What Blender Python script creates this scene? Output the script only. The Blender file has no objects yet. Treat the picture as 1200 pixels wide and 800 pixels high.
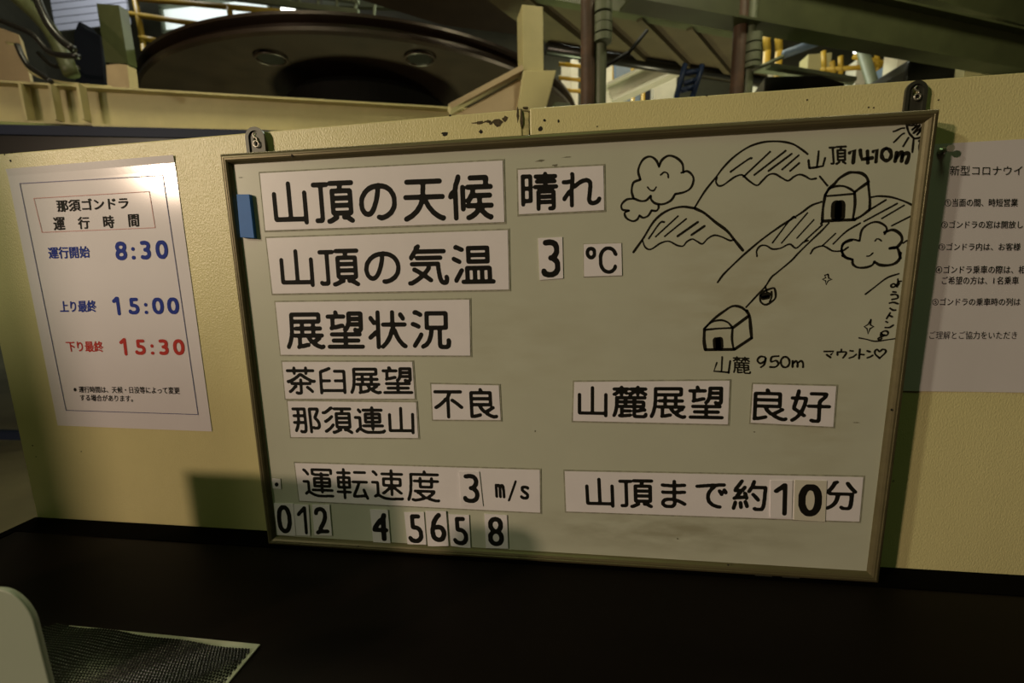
import bpy, bmesh, math, random
import numpy as np
from mathutils import Vector, Matrix

random.seed(4)
S = bpy.context.scene
COL = S.collection

# ---------------------------------------------------------------- camera, world, lights, exposure
CR = np.array([[0.9921513070360526, 0.0015966105329541652, 0.12503293478703223],
               [0.12315840368882632, 0.16047681563337743, -0.9793258902147894],
               [-0.02162848925543036, 0.9870383186477494, 0.1590206463750877]])
CC = np.array([0.47931880647473196, -0.6070955796233745, 0.4260306487889123])
FPX = 495.913
cam = bpy.data.cameras.new('camera')
cam.sensor_width = 36.0
cam.lens = FPX / 1200 * 36
cam.clip_start = 0.02
cam.dof.use_dof = True
cam.dof.focus_distance = 0.62
cam.dof.aperture_fstop = 4.0
cam_o = bpy.data.objects.new('camera', cam)
COL.objects.link(cam_o)
M = Matrix([[*CR[0], CC[0]], [*CR[1], CC[1]], [*CR[2], CC[2]], [0, 0, 0, 1]])
cam_o.matrix_world = M
S.camera = cam_o

w = bpy.data.worlds.new('world'); S.world = w
w.use_nodes = True
w.node_tree.nodes['Background'].inputs[0].default_value = (0.75, 1.0, 0.55, 1)
w.node_tree.nodes['Background'].inputs[1].default_value = 0.0

def lamp(name, loc, target, size, power, color, size_y=None):
    l = bpy.data.lights.new(name, 'AREA'); l.energy = power; l.color = color
    l.shape = 'RECTANGLE' if size_y else 'DISK'; l.size = size
    if size_y: l.size_y = size_y
    o = bpy.data.objects.new(name, l); COL.objects.link(o)
    o.location = loc
    o.rotation_euler = (Vector(target) - Vector(loc)).to_track_quat('-Z', 'Y').to_euler()
    return o

lamp('warm_lamp', (-3.6, -3.5, 1.50), (0.2, 0, 0.35), 0.22, 108, (1.0, 0.74, 0.54))
lamp('work_lamp', (-2.75, -2.2, 2.05), (0.2, 0, 0.35), 0.18, 38, (1.0, 0.92, 0.66))
lamp('low_fill_left', (-1.6, 3.9, -0.7), (-2.0, 5.2, 2.4), 0.7, 120, (0.88, 1.0, 0.55))  # uplight added to lift the dark underside of the wheel
lamp('low_fill_right', (2.4, 4.2, -0.7), (2.4, 4.6, 2.4), 0.7, 50, (1.0, 0.92, 0.6))  # second added uplight, brightens the deck from below
lamp('hall_fill_one', (-2.0, 1.3, 4.2), (-1.5, 3.5, 1.5), 0.8, 50, (1.0, 0.92, 0.6))  # overhead fill added for the left of the hall
lamp('hall_fill_two', (2.6, 1.2, 4.2), (2.6, 4.0, 1.5), 0.8, 60, (1.0, 0.92, 0.6))  # same kind of added fill for the right of the hall
lamp('hall_fill_middle', (1.6, 4.3, 5.2), (1.6, 6.6, 1.5), 1.0, 80, (1.0, 0.95, 0.7))  # fill added to bring out the railings
lamp('hall_fill_far', (0.5, 7.5, 6.2), (0.5, 9, 0), 1.5, 420, (0.95, 1.0, 0.8))  # added fill that lights the far end of the hall
lamp('shutter_fill', (-8.5, 6.5, 8.5), (-10.5, 9.5, 6.3), 0.8, 260, (0.9, 0.95, 1.0))  # fill added so the shutter does not go black
lamp('ambient_fill', (0.4, -1.6, 3.6), (0.4, -0.2, 0.2), 1.2, 8.5, (0.68, 1.0, 0.38))  # added overhead fill that supplies the greenish ambient light

S.view_settings.view_transform = 'Standard'
S.view_settings.look = 'None'
S.view_settings.gamma = 1
S.view_settings.exposure = 0.0
S.view_settings.use_curve_mapping = False

# ---------------------------------------------------------------- helpers
def ray(u, v): return CR @ np.array([(u - 600) / FPX, (400 - v) / FPX, -1.0])
def PY(u, v, y): d = ray(u, v); return CC + (y - CC[1]) / d[1] * d      # point of the photo on the plane y
def PZ(u, v, z): d = ray(u, v); return CC + (z - CC[2]) / d[2] * d      # point of the photo on the level z

def nset(n, key, val):
    if key in n.inputs: n.inputs[key].default_value = val

def mat(name, col, rough=0.6, metal=0.0, var=0.0, vscale=20, bump=0.0, bscale=200, coat=0.0, spec=0.5,
        stretch=None, col2=None, emit=None, estr=0.0, spots=None):
    m = bpy.data.materials.new(name); m.use_nodes = True
    nt = m.node_tree; b = nt.nodes['Principled BSDF']
    nset(b, 'Base Color', (*col, 1)); nset(b, 'Roughness', rough); nset(b, 'Metallic', metal)
    nset(b, 'Coat Weight', coat); nset(b, 'Coat Roughness', 0.14); nset(b, 'Specular IOR Level', spec)
    if emit:
        nset(b, 'Emission Color', (*emit, 1)); nset(b, 'Emission Strength', estr)
    tc = nt.nodes.new('ShaderNodeTexCoord'); src = tc.outputs['Object']
    if stretch:
        mp = nt.nodes.new('ShaderNodeMapping'); mp.inputs['Scale'].default_value = stretch
        nt.links.new(src, mp.inputs['Vector']); src = mp.outputs[0]
    last = None
    if var > 0 or col2:
        n = nt.nodes.new('ShaderNodeTexNoise'); n.inputs['Scale'].default_value = vscale
        n.inputs['Detail'].default_value = 6; n.inputs['Roughness'].default_value = 0.62
        nt.links.new(src, n.inputs['Vector'])
        r = nt.nodes.new('ShaderNodeValToRGB')
        r.color_ramp.elements[0].position = 0.36; r.color_ramp.elements[1].position = 0.66
        c2 = col2 if col2 else tuple(c * (1 - var) for c in col)
        r.color_ramp.elements[0].color = (*c2, 1); r.color_ramp.elements[1].color = (*col, 1)
        nt.links.new(n.outputs['Fac'], r.inputs[0])
        last = r.outputs[0]
    if spots:      # soft grime of its own shape: (x, z, half width, half height, strength, colour)
        for (x, z, hw, hh, st, sc) in spots:
            g = nt.nodes.new('ShaderNodeMapping'); g.vector_type = 'POINT'
            g.inputs['Location'].default_value = (-x / hw, 0, -z / hh)
            g.inputs['Scale'].default_value = (1 / hw, 0, 1 / hh)
            nt.links.new(tc.outputs['Object'], g.inputs['Vector'])
            ln = nt.nodes.new('ShaderNodeVectorMath'); ln.operation = 'LENGTH'
            nt.links.new(g.outputs[0], ln.inputs[0])
            nn = nt.nodes.new('ShaderNodeTexNoise'); nn.inputs['Scale'].default_value = 30
            nn.inputs['Detail'].default_value = 5
            mp2 = nt.nodes.new('ShaderNodeMapping'); mp2.inputs['Scale'].default_value = (0.6, 1, 1.8)
            nt.links.new(tc.outputs['Object'], mp2.inputs['Vector']); nt.links.new(mp2.outputs[0], nn.inputs['Vector'])
            mr = nt.nodes.new('ShaderNodeMapRange'); mr.interpolation_type = 'SMOOTHSTEP'
            mr.inputs['From Min'].default_value = 1.0; mr.inputs['From Max'].default_value = 0.0
            nt.links.new(ln.outputs['Value'], mr.inputs['Value'])
            nr = nt.nodes.new('ShaderNodeMapRange')
            nr.inputs['From Min'].default_value = 0.35; nr.inputs['From Max'].default_value = 0.7
            nt.links.new(nn.outputs['Fac'], nr.inputs['Value'])
            mu = nt.nodes.new('ShaderNodeMath'); mu.operation = 'MULTIPLY'
            nt.links.new(mr.outputs[0], mu.inputs[0]); nt.links.new(nr.outputs[0], mu.inputs[1])
            m2 = nt.nodes.new('ShaderNodeMath'); m2.operation = 'MULTIPLY'; m2.inputs[1].default_value = st
            nt.links.new(mu.outputs[0], m2.inputs[0])
            mx = nt.nodes.new('ShaderNodeMixRGB')
            nt.links.new(m2.outputs[0], mx.inputs['Fac'])
            if last is None: mx.inputs['Color1'].default_value = (*col, 1)
            else: nt.links.new(last, mx.inputs['Color1'])
            mx.inputs['Color2'].default_value = (*sc, 1)
            last = mx.outputs[0]
    if last is not None: nt.links.new(last, b.inputs['Base Color'])
    if bump > 0:
        n2 = nt.nodes.new('ShaderNodeTexNoise'); n2.inputs['Scale'].default_value = bscale
        n2.inputs['Detail'].default_value = 4
        nt.links.new(src, n2.inputs['Vector'])
        bp = nt.nodes.new('ShaderNodeBump'); bp.inputs['Strength'].default_value = bump
        bp.inputs['Distance'].default_value = 0.002
        nt.links.new(n2.outputs['Fac'], bp.inputs['Height']); nt.links.new(bp.outputs[0], b.inputs['Normal'])
    return m

MT = {
 'wall': mat('cream_gloss_paint', (0.74, 0.67, 0.34), 0.34, var=0.08, vscale=6, bump=0.36, bscale=520, stretch=(1.0, 1, 0.6)),
 'joint': mat('old_filler', (0.60, 0.54, 0.25), 0.8, var=0.4, vscale=160),
 'hole': mat('dark_hole', (0.02, 0.016, 0.01), 0.9),
 'chip': mat('bare_wood_chip', (0.10, 0.075, 0.035), 0.9, var=0.5, vscale=300),
 'panel': mat('enamel_white', (0.545, 0.55, 0.44), 0.42, var=0.05, vscale=9,
              spots=[(0.62, 0.055, 0.30, 0.05, 0.85, (0.30, 0.28, 0.19)), (0.42, 0.33, 0.25, 0.14, 0.35, (0.42, 0.40, 0.28)),
                     (0.70, 0.40, 0.16, 0.16, 0.5, (0.38, 0.34, 0.22)), (0.80, 0.22, 0.10, 0.12, 0.45, (0.38, 0.34, 0.22)),
                     (0.18, 0.10, 0.2, 0.08, 0.15, (0.40, 0.42, 0.30))]),
 'frame': mat('bronze_aluminium', (0.165, 0.14, 0.07), 0.42, 0.4, var=0.15, vscale=60, stretch=(0.2, 1, 1)),
 'steel': mat('dull_steel', (0.06, 0.06, 0.045), 0.45, 0.4),
 'bright': mat('bright_steel', (0.62, 0.58, 0.50), 0.3, 0.8),
 'card': mat('laminated_white_card', (0.84, 0.79, 0.82), 0.42, var=0.04, vscale=25),
 'oldcard': mat('yellowed_card', (0.68, 0.64, 0.54), 0.5, var=0.06, vscale=30),
 'magnet': mat('magnet_sheet_edge', (0.40, 0.39, 0.29), 0.7, var=0.4, vscale=120),
 'ink': mat('black_print', (0.010, 0.009, 0.007), 0.7, spec=0.15),
 'marker': mat('black_marker_ink', (0.014, 0.012, 0.007), 0.7, spec=0.15),
 'blueprint': mat('blue_print', (0.012, 0.035, 0.30), 0.7, spec=0.2),
 'navyline': mat('navy_line', (0.05, 0.06, 0.20), 0.5),
 'redprint': mat('red_print', (0.50, 0.035, 0.025), 0.7, spec=0.2),
 'redline': mat('thin_red_line', (0.50, 0.17, 0.14), 0.5),
 'poster': mat('laminated_poster_paper', (0.80, 0.755, 0.80), 0.6, var=0.03, vscale=7, spec=0.2, coat=0.5, bump=0.05, bscale=12),
 'notice': mat('notice_paper', (0.70, 0.66, 0.68), 0.4, var=0.04, vscale=8, coat=0.1, bump=0.04, bscale=10),
 'bluemag': mat('blue_rubber_magnet', (0.025, 0.17, 0.55), 0.6, var=0.08, vscale=50),
 'counter': mat('dark_laminate_counter', (0.006, 0.004, 0.0025), 0.5, var=0.3, vscale=9, bump=0.1, bscale=30, stretch=(0.3, 1, 1), spec=0.08),
 'edging': mat('black_rubber_edging', (0.0015, 0.0012, 0.001), 0.8, spec=0.03),
 'mat': mat('black_mesh_rubber', (0.006, 0.006, 0.005), 0.38, spec=0.35),
 'sheet': mat('white_plastic_sheet', (0.55, 0.58, 0.46), 0.5),
 'tub': mat('off_white_plastic', (0.34, 0.38, 0.29), 0.5, var=0.06, vscale=6),
 'pin': mat('clear_pin', (0.30, 0.30, 0.24), 0.1, spec=1.0, coat=1.0),
 'cream': mat('cream_machine_paint', (0.50, 0.44, 0.22), 0.5, var=0.15, vscale=3),
 'tan': mat('tan_machine_paint', (0.55, 0.42, 0.26), 0.55, var=0.15, vscale=3),
 'green': mat('dark_green_paint', (0.075, 0.085, 0.035), 0.5, var=0.25, vscale=4),
 'pgreen': mat('grey_green_paint', (0.16, 0.18, 0.11), 0.5, var=0.2, vscale=5),
 'rust': mat('rust_brown_paint', (0.11, 0.06, 0.035), 0.6, var=0.4, vscale=12),
 'black': mat('black_machine_steel', (0.008, 0.007, 0.005), 0.3, spec=0.5),
 'olive': mat('oily_olive_steel', (0.085, 0.085, 0.024), 0.4, 0.2, var=0.6, vscale=2.2),
 'rim': mat('dark_rim_steel', (0.035, 0.022, 0.015), 0.35, 0.4, var=0.3, vscale=3),
 'navy': mat('navy_paint', (0.004, 0.011, 0.035), 0.5, spec=0.25),
 'darknavy': mat('very_dark_navy_paint', (0.004, 0.006, 0.012), 0.6, spec=0.2),
 'soot': mat('sooty_gearbox', (0.004, 0.0035, 0.003), 0.7, spec=0.12),
 'yellow': mat('safety_yellow_paint', (0.42, 0.26, 0.02), 0.5, var=0.2, vscale=6),
 'brown': mat('brown_deck', (0.085, 0.065, 0.03), 0.6, var=0.3, vscale=3),
 'shutter': mat('grey_shutter', (0.30, 0.30, 0.33), 0.6),
 'glow': mat('daylit_window', (0.8, 0.8, 0.8), 0.5, emit=(0.85, 1.0, 0.85), estr=0.45),
 'lampglow': mat('lamp_glow', (1, 1, 1), 0.5, emit=(1.0, 1.0, 0.93), estr=4.0),
 'hall': mat('hall_wall_paint', (0.08, 0.075, 0.045), 0.8, var=0.3, vscale=1.2),
 'floor': mat('hall_concrete', (0.14, 0.13, 0.07), 0.5, var=0.35, vscale=1.5),
 'plainboard': mat('plain_board', (0.20, 0.18, 0.10), 0.7, var=0.1, vscale=2),
 'white': mat('white_cover', (0.62, 0.58, 0.48), 0.5, var=0.1, vscale=8),
 'bluegrey': mat('blue_grey_panel', (0.10, 0.14, 0.20), 0.5, var=0.3, vscale=6),
 'orange': mat('orange_lens', (0.6, 0.13, 0.02), 0.3),
 'cable': mat('black_cable', (0.012, 0.011, 0.009), 0.35),
}

class MB:
    def __init__(s): s.v = []; s.f = []
    def add(s, vs, fs):
        k = len(s.v); s.v += [tuple(map(float, p)) for p in vs]; s.f += [tuple(i + k for i in f) for f in fs]; return s
    def box(s, c, d, rz=0.0):
        cx, cy, cz = c; dx, dy, dz = [q / 2 for q in d]; co, si = math.cos(rz), math.sin(rz)
        vs = []
        for z in (-dz, dz):
            for x, y in ((-dx, -dy), (dx, -dy), (dx, dy), (-dx, dy)):
                vs.append((cx + x * co - y * si, cy + x * si + y * co, cz + z))
        return s.add(vs, [(3, 2, 1, 0), (4, 5, 6, 7), (0, 1, 5, 4), (1, 2, 6, 5), (2, 3, 7, 6), (3, 0, 4, 7)])
    def prism(s, front, off):       # closed polygon 'front' swept by the vector off
        n = len(front); fr = [np.array(p, float) for p in front]; bk = [p + np.array(off, float) for p in fr]
        fs = [tuple(range(n)), tuple(range(2 * n - 1, n - 1, -1))]
        for i in range(n):
            j = (i + 1) % n; fs.append((i, i + n, j + n, j))
        return s.add(fr + bk, fs)
    def tube(s, pts, r, seg=8, cap=True):
        pts = [np.array(p, float) for p in pts]; n = len(pts); vs = []
        rr = r if hasattr(r, '__len__') else [r] * n
        up0 = None
        for i, p in enumerate(pts):
            t = pts[min(i + 1, n - 1)] - pts[max(i - 1, 0)]; t /= np.linalg.norm(t) + 1e-12
            if up0 is None:
                up0 = np.array([0, 0, 1.0]) if abs(t[2]) < 0.9 else np.array([1.0, 0, 0])
            a = np.cross(t, up0); a /= np.linalg.norm(a); b = np.cross(a, t); up0 = b
            for k in range(seg):
                an = 2 * math.pi * k / seg
                vs.append(p + rr[i] * (math.cos(an) * a + math.sin(an) * b))
        fs = []
        for i in range(n - 1):
            for k in range(seg):
                k2 = (k + 1) % seg
                fs.append((i * seg + k, i * seg + k2, (i + 1) * seg + k2, (i + 1) * seg + k))
        if cap:
            fs.append(tuple(range(seg))); fs.append(tuple(range(n * seg - 1, (n - 1) * seg - 1, -1)))
        return s.add(vs, fs)
    def beam(s, p, q, prof, up=(0, 0, 1)):      # profile points (across, up) swept from p to q
        p = np.array(p, float); q = np.array(q, float); t = (q - p) / np.linalg.norm(q - p)
        up = np.array(up, float); a = np.cross(t, up); a /= np.linalg.norm(a); b = np.cross(a, t)
        fr = [p + x * a + z * b for x, z in prof]
        return s.prism(fr, q - p)
    def lathe(s, c, prof, seg=64, ax=None):
        vs = []; n = len(prof)
        for k in range(seg):
            an = 2 * math.pi * k / seg
            for r, z in prof: vs.append((c[0] + r * math.cos(an), c[1] + r * math.sin(an), c[2] + z))
        fs = []
        for k in range(seg):
            k2 = (k + 1) % seg
            for i in range(n - 1): fs.append((k * n + i, k2 * n + i, k2 * n + i + 1, k * n + i + 1))
        fs.append(tuple(k * n for k in range(seg - 1, -1, -1)))
        fs.append(tuple(k * n + n - 1 for k in range(seg)))
        return s.add(vs, fs)
    def build(s, name, m, parent=None, smooth=False, bevel=0.0, fix=True):
        me = bpy.data.meshes.new(name)
        if parent is not None:
            o0 = parent_loc(parent)
        else:
            a = np.array(s.v); o0 = np.array([*(a[:, :2].mean(0)), a[:, 2].min()])
        me.from_pydata([tuple(np.array(p) - o0) for p in s.v], [], s.f)
        if fix:
            bm = bmesh.new(); bm.from_mesh(me); bmesh.ops.recalc_face_normals(bm, faces=bm.faces); bm.to_mesh(me); bm.free()
        me.materials.append(m)
        if smooth:
            for p in me.polygons: p.use_smooth = True
        o = bpy.data.objects.new(name, me); COL.objects.link(o)
        if parent is not None: o.parent = parent; ABS[o.name] = o0
        else: o.location = o0; ABS[o.name] = o0
        if bevel:
            b = o.modifiers.new('bevel', 'BEVEL'); b.width = bevel; b.segments = 2; b.limit_method = 'ANGLE'
        return o
ABS = {}
def parent_loc(o): return ABS[o.name]
def tag(o, label=None, cat=None, group=None, kind=None):
    if label: o['label'] = label
    if cat: o['category'] = cat
    if group: o['group'] = group
    if kind: o['kind'] = kind
    return o
def empty(name, loc):
    o = bpy.data.objects.new(name, None); COL.objects.link(o); o.location = tuple(loc); o.empty_display_size = 0.05
    ABS[o.name] = np.array(loc, float); return o

# ---------------------------------------------------------------- the setting
def structure(name, mb, m, **k): return tag(mb.build(name, m, **k), kind='structure')
structure('floor', MB().box((0, 4, -1.05), (34, 20, 0.1)), MT['floor'])
structure('wall_far', MB().box((0, 13.05, 4.5), (34, 0.1, 11.2)), MT['hall'])
structure('wall_left', MB().box((-17.05, 4, 4.5), (0.1, 20, 11.2)), MT['hall'])
structure('wall_right', MB().box((17.05, 4, 4.5), (0.1, 20, 11.2)), MT['hall'])
structure('wall_behind', MB().box((0, -6.05, 4.5), (34, 0.1, 11.2)), MT['hall'])
structure('ceiling', MB().box((0, 4, 10.15), (34, 20, 0.1)), MT['hall'])

structure('shade_panel', MB().box((-1.93, -1.2, 0.12), (0.86, 0.04, 2.26)), MT['plainboard'])  # unseen panel, added to shade the lower left of the partition
# low partition the boards hang on: two painted panels that meet at a filled joint, on a stud behind
XL, XR, ZT = -0.492, 1.75, 0.642
part = MB().box(((XL + XR) / 2, 0.031, ZT / 2 - 0.30), (XR - XL - 0.004, 0.022, ZT + 0.56)).build('wall_back', MT['wall'])
tag(part, kind='structure')
xj = float(PY(617, 130, 0)[0])
def wall_panel(x0, x1, ztl, ztr):
    m = MB()
    m.prism([(x0, 0, -0.03), (x1, 0, -0.03), (x1, 0, ztr), (x0, 0, ztl)], (0, 0.02, 0))
    return m.build('panel', MT['wall'], part, bevel=0.0015)
wall_panel(XL, xj - 0.0065, 0.630, 0.6425)
wall_panel(xj + 0.0045, XR, 0.6435, 0.6455)
MB().prism([(xj - 0.0064, 0.0015, 0.1), (xj + 0.0025, 0.0015, 0.1), (xj + 0.0025, 0.0015, 0.639), (xj - 0.0064, 0.0015, 0.641)], (0, 0.02, 0)).build('joint_filler', MT['joint'], part)

def blob_on(u, v, rx, ry, y=-0.0004, n=11, seed=0, jag=0.35):
    c = PY(u, v, y); rnd = random.Random(seed); k = 0.63 / FPX
    return [(c[0] + rx * k * math.cos(2 * math.pi * i / n) * (1 + rnd.uniform(-jag, jag)), y,
             c[2] + ry * k * math.sin(2 * math.pi * i / n) * (1 + rnd.uniform(-jag, jag))) for i in range(n)]
mc = MB(); mh = MB()
for i, (u, v, rx, ry) in enumerate([(583, 143, 5, 3.6), (592, 139, 3, 2.6), (563, 143.5, 4.5, 1.6), (572, 142, 3.5, 1.2), (575, 144, 2.5, 1.6),
                                    (556, 144, 3, 0.5), (611, 139, 1.5, 9), (606.5, 133, 1.3, 7), (616, 126, 3.5, 1.2)]):
    mc.prism(blob_on(u, v, rx, ry, seed=i), (0, 0.003, 0))
for i, (u, v, r) in enumerate([(563.5, 154, 2.0), (633.5, 151, 2.4), (638, 141, 1.5), (654.5, 141.8, 1.4), (527, 135, 1.0), (12, 188, 1.6), (12.5, 178.5, 1.3), (5, 181, 0.9),
                               (38, 522, 1.0), (42, 535, 0.8), (95, 529, 0.7), (1030, 112.5, 0), (828, 112, 0.8), (946, 117, 0.7), (1018, 125.5, 0.7), (1024, 126, 0.7), (1100, 117, 0.6)]):
    if r: mh.prism(blob_on(u, v, r, r, seed=40 + i, n=8), (0, 0.003, 0))
mc.build('paint_chip', MT['chip'], part)['kind'] = 'stuff'; mh.build('nail_hole', MT['hole'], part)['kind'] = 'stuff'

# ---------------------------------------------------------------- counter
ct = empty('service_counter', (0.6, -0.4, -0.04))
tag(ct, 'dark brown glossy counter top with black rubber edging in front of the cream partition', 'counter')
CXL = -0.494
MB().box(((CXL + 0.02 + 2.0) / 2, -0.52, -0.021), (2.0 - CXL - 0.02, 0.955, 0.04)).build('worktop', MT['counter'], ct)
MB().box(((CXL + 2.0) / 2, -0.0215, -0.02), (2.0 - CXL, 0.041, 0.0405)).build('edging', MT['edging'], ct)
MB().box((CXL + 0.009, -0.52, -0.02), (0.018, 0.955, 0.0405)).build('edging', MT['edging'], ct)
MB().box((0.75, -0.5, -0.54), (2.3, 0.8, 0.92)).build('cabinet', MT['plainboard'], ct)

# ---------------------------------------------------------------- rounded lettering cut from the built-in typeface
DG = None
def text_tris(s, spacing=1.0, bold=0.0):
    cu = bpy.data.curves.new('t', 'FONT'); cu.body = s; cu.size = 1.0; cu.space_character = spacing; cu.offset = bold
    cu.resolution_u = 4
    o = bpy.data.objects.new('t', cu); COL.objects.link(o)
    bpy.context.view_layer.update()
    dg = bpy.context.evaluated_depsgraph_get()
    me = bpy.data.meshes.new_from_object(o.evaluated_get(dg))
    n = len(me.vertices); v = np.empty(n * 3); me.vertices.foreach_get('co', v); v = v.reshape(-1, 3)[:, :2]
    me.calc_loop_triangles()
    t = np.array([lt.vertices[:] for lt in me.loop_triangles], int).reshape(-1, 3)
    bpy.data.objects.remove(o); bpy.data.curves.remove(cu); bpy.data.meshes.remove(me)
    return v, t

def raster(v, t, N, lo, shape):
    img = np.zeros(shape, bool)
    p = (v - lo) * N
    for a, b, c in t:
        A, B, Cc = p[a], p[b], p[c]
        x0, x1 = int(max(0, min(A[0], B[0], Cc[0]) - 1)), int(min(shape[1] - 1, max(A[0], B[0], Cc[0]) + 2))
        y0, y1 = int(max(0, min(A[1], B[1], Cc[1]) - 1)), int(min(shape[0] - 1, max(A[1], B[1], Cc[1]) + 2))
        if x1 <= x0 or y1 <= y0: continue
        X, Y = np.meshgrid(np.arange(x0, x1), np.arange(y0, y1))
        def e(P, Q): return (Q[0] - P[0]) * (Y - P[1]) - (Q[1] - P[1]) * (X - P[0])
        s1, s2, s3 = e(A, B), e(B, Cc), e(Cc, A)
        img[y0:y1, x0:x1] |= ((s1 >= -1e-6) & (s2 >= -1e-6) & (s3 >= -1e-6)) | ((s1 <= 1e-6) & (s2 <= 1e-6) & (s3 <= 1e-6))
    return img

def thin(img):
    I = img.astype(np.uint8).copy()
    while True:
        ch = 0
        for step in (0, 1):
            P = [np.roll(I, s, (0, 1)) for s in ((1, 0), (1, -1), (0, -1), (-1, -1), (-1, 0), (-1, 1), (0, 1), (1, 1))]
            Bn = sum(P); A = sum(((P[i] == 0) & (P[(i + 1) % 8] == 1)).astype(np.uint8) for i in range(8))
            if step == 0: c = (P[0] * P[2] * P[4] == 0) & (P[2] * P[4] * P[6] == 0)
            else: c = (P[0] * P[2] * P[6] == 0) & (P[0] * P[4] * P[6] == 0)
            d = (I == 1) & (Bn >= 2) & (Bn <= 6) & (A == 1) & c
            ch += int(d.sum()); I[d] = 0
        if not ch: return I.astype(bool)

def contours(F, lev):
    """marching squares; returns closed loops of (x, y)"""
    h, w_ = F.shape; B = F < lev
    seg = {}
    cells = np.argwhere((B[:-1, :-1].astype(int) + B[1:, :-1] + B[:-1, 1:] + B[1:, 1:]) % 4 != 0)
    def cross(e):
        (y0, x0), (y1, x1) = e; a, b = F[y0, x0], F[y1, x1]; t = (lev - a) / (b - a + 1e-12)
        return (x0 + t * (x1 - x0), y0 + t * (y1 - y0))
    for y, x in cells:
        c = [(y, x), (y, x + 1), (y + 1, x + 1), (y + 1, x)]
        ins = [B[q] for q in c]; es = []
        for i in range(4):
            j = (i + 1) % 4
            if ins[i] != ins[j]:
                k = (c[i], c[j]); es.append((k if k[0] < k[1] else (k[1], k[0]), ins[i]))
        if len(es) == 2:
            a, b = (es[0][0], es[1][0]) if es[0][1] else (es[1][0], es[0][0]); seg.setdefault(a, []).append(b)
        elif len(es) == 4:
            for i in range(4):
                if es[i][1]: seg.setdefault(es[i][0], []).append(es[(i + 3) % 4][0])
    loops = []
    while seg:
        st = next(iter(seg)); cur = st; L = []
        while cur in seg:
            L.append(cross(cur)); nx = seg[cur].pop()
            if not seg[cur]: del seg[cur]
            cur = nx
            if cur == st: break
        if len(L) > 5: loops.append(np.array(L))
    return loops

def rdp(L, eps):
    keep = np.zeros(len(L), bool); far = int(np.argmax(((L - L[0]) ** 2).sum(1)))
    keep[0] = keep[far] = True
    st = [(0, far), (far, len(L))]
    P = np.vstack([L, L[:1]])
    while st:
        a, b = st.pop()
        if b - a < 2: continue
        d = P[b] - P[a]; n = np.hypot(*d) + 1e-9
        q = P[a + 1:b] - P[a]; dist = np.abs(q[:, 0] * d[1] - q[:, 1] * d[0]) / n
        i = int(np.argmax(dist))
        if dist[i] > eps:
            keep[a + 1 + i] = True; st += [(a, a + 1 + i), (a + 1 + i, b)]
    return L[keep]

def fill(loops):
    cu = bpy.data.curves.new('f', 'CURVE'); cu.dimensions = '2D'; cu.fill_mode = 'BOTH'
    for L in loops:
        if len(L) < 3: continue
        sp = cu.splines.new('POLY'); sp.points.add(len(L) - 1)
        co = np.zeros((len(L), 4)); co[:, :2] = L; co[:, 3] = 1
        sp.points.foreach_set('co', co.ravel()); sp.use_cyclic_u = True
    o = bpy.data.objects.new('f', cu); COL.objects.link(o); bpy.context.view_layer.update()
    me = bpy.data.meshes.new_from_object(o.evaluated_get(bpy.context.evaluated_depsgraph_get()))
    n = len(me.vertices); v = np.empty(n * 3); me.vertices.foreach_get('co', v); v = v.reshape(-1, 3)[:, :2]
    f = [tuple(p.vertices) for p in me.polygons]
    bpy.data.objects.remove(o); bpy.data.curves.remove(cu); bpy.data.meshes.remove(me)
    return v, f

GC = {}
NPX = 100
def bbox_raw(ch):
    if ch == '1r':
        return np.array([[0.0, 0.0], [0.0, 0.53], [0.20, 0.0], [0.20, 0.72]]), None
    if ('b', ch) not in GC: GC[('b', ch)] = text_tris(ch)
    return GC[('b', ch)]
def rounded(ch, r, sx=1.0, fat=None):
    """one character redrawn: even, round-ended strokes of half width r (em), or its own shape fattened by fat; sx squeezes it first"""
    k = (ch, r, round(sx, 2), fat)
    if k in GC: return GC[k]
    v, t = bbox_raw(ch)
    v = v * [round(sx, 2), 1.0]
    lo = v.min(0) - 0.14; hi = v.max(0) + 0.14
    shape = (int((hi[1] - lo[1]) * NPX) + 1, int((hi[0] - lo[0]) * NPX) + 1)
    if t is None:
        sk = np.zeros(shape, bool)
        for p_, q_ in ((v[1], v[3]), (v[3], v[2])):
            for t_ in np.linspace(0, 1, 140):
                c_ = ((p_ * (1 - t_) + q_ * t_) - lo) * NPX; sk[int(c_[1] + 0.5), int(c_[0] + 0.5)] = True
    else: sk = raster(v, t, NPX, lo, shape)
    if fat is None: sk = thin(sk); lev = r * NPX
    else: lev = fat * NPX + 0.5
    ys, xs = np.nonzero(sk)
    R = int(lev) + 4
    D = np.full(shape, 1e3)
    for dy in range(-R, R + 1):
        for dx in range(-R, R + 1):
            d = math.hypot(dx, dy)
            if d > R + 0.5: continue
            yy, xx = ys + dy, xs + dx
            ok = (yy >= 0) & (yy < shape[0]) & (xx >= 0) & (xx < shape[1])
            np.minimum.at(D, (yy[ok], xx[ok]), d)
    D = np.minimum(D, R + 1)
    for _ in range(2 if fat is None else 1):
        D = (np.roll(D, 1, 0) + np.roll(D, -1, 0) + 2 * D) / 4
        D = (np.roll(D, 1, 1) + np.roll(D, -1, 1) + 2 * D) / 4
    loops = [rdp(L, 0.18 if fat is None else 0.3) / NPX + lo for L in contours(D, lev)]
    GC[k] = fill(loops)
    return GC[k]

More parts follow.
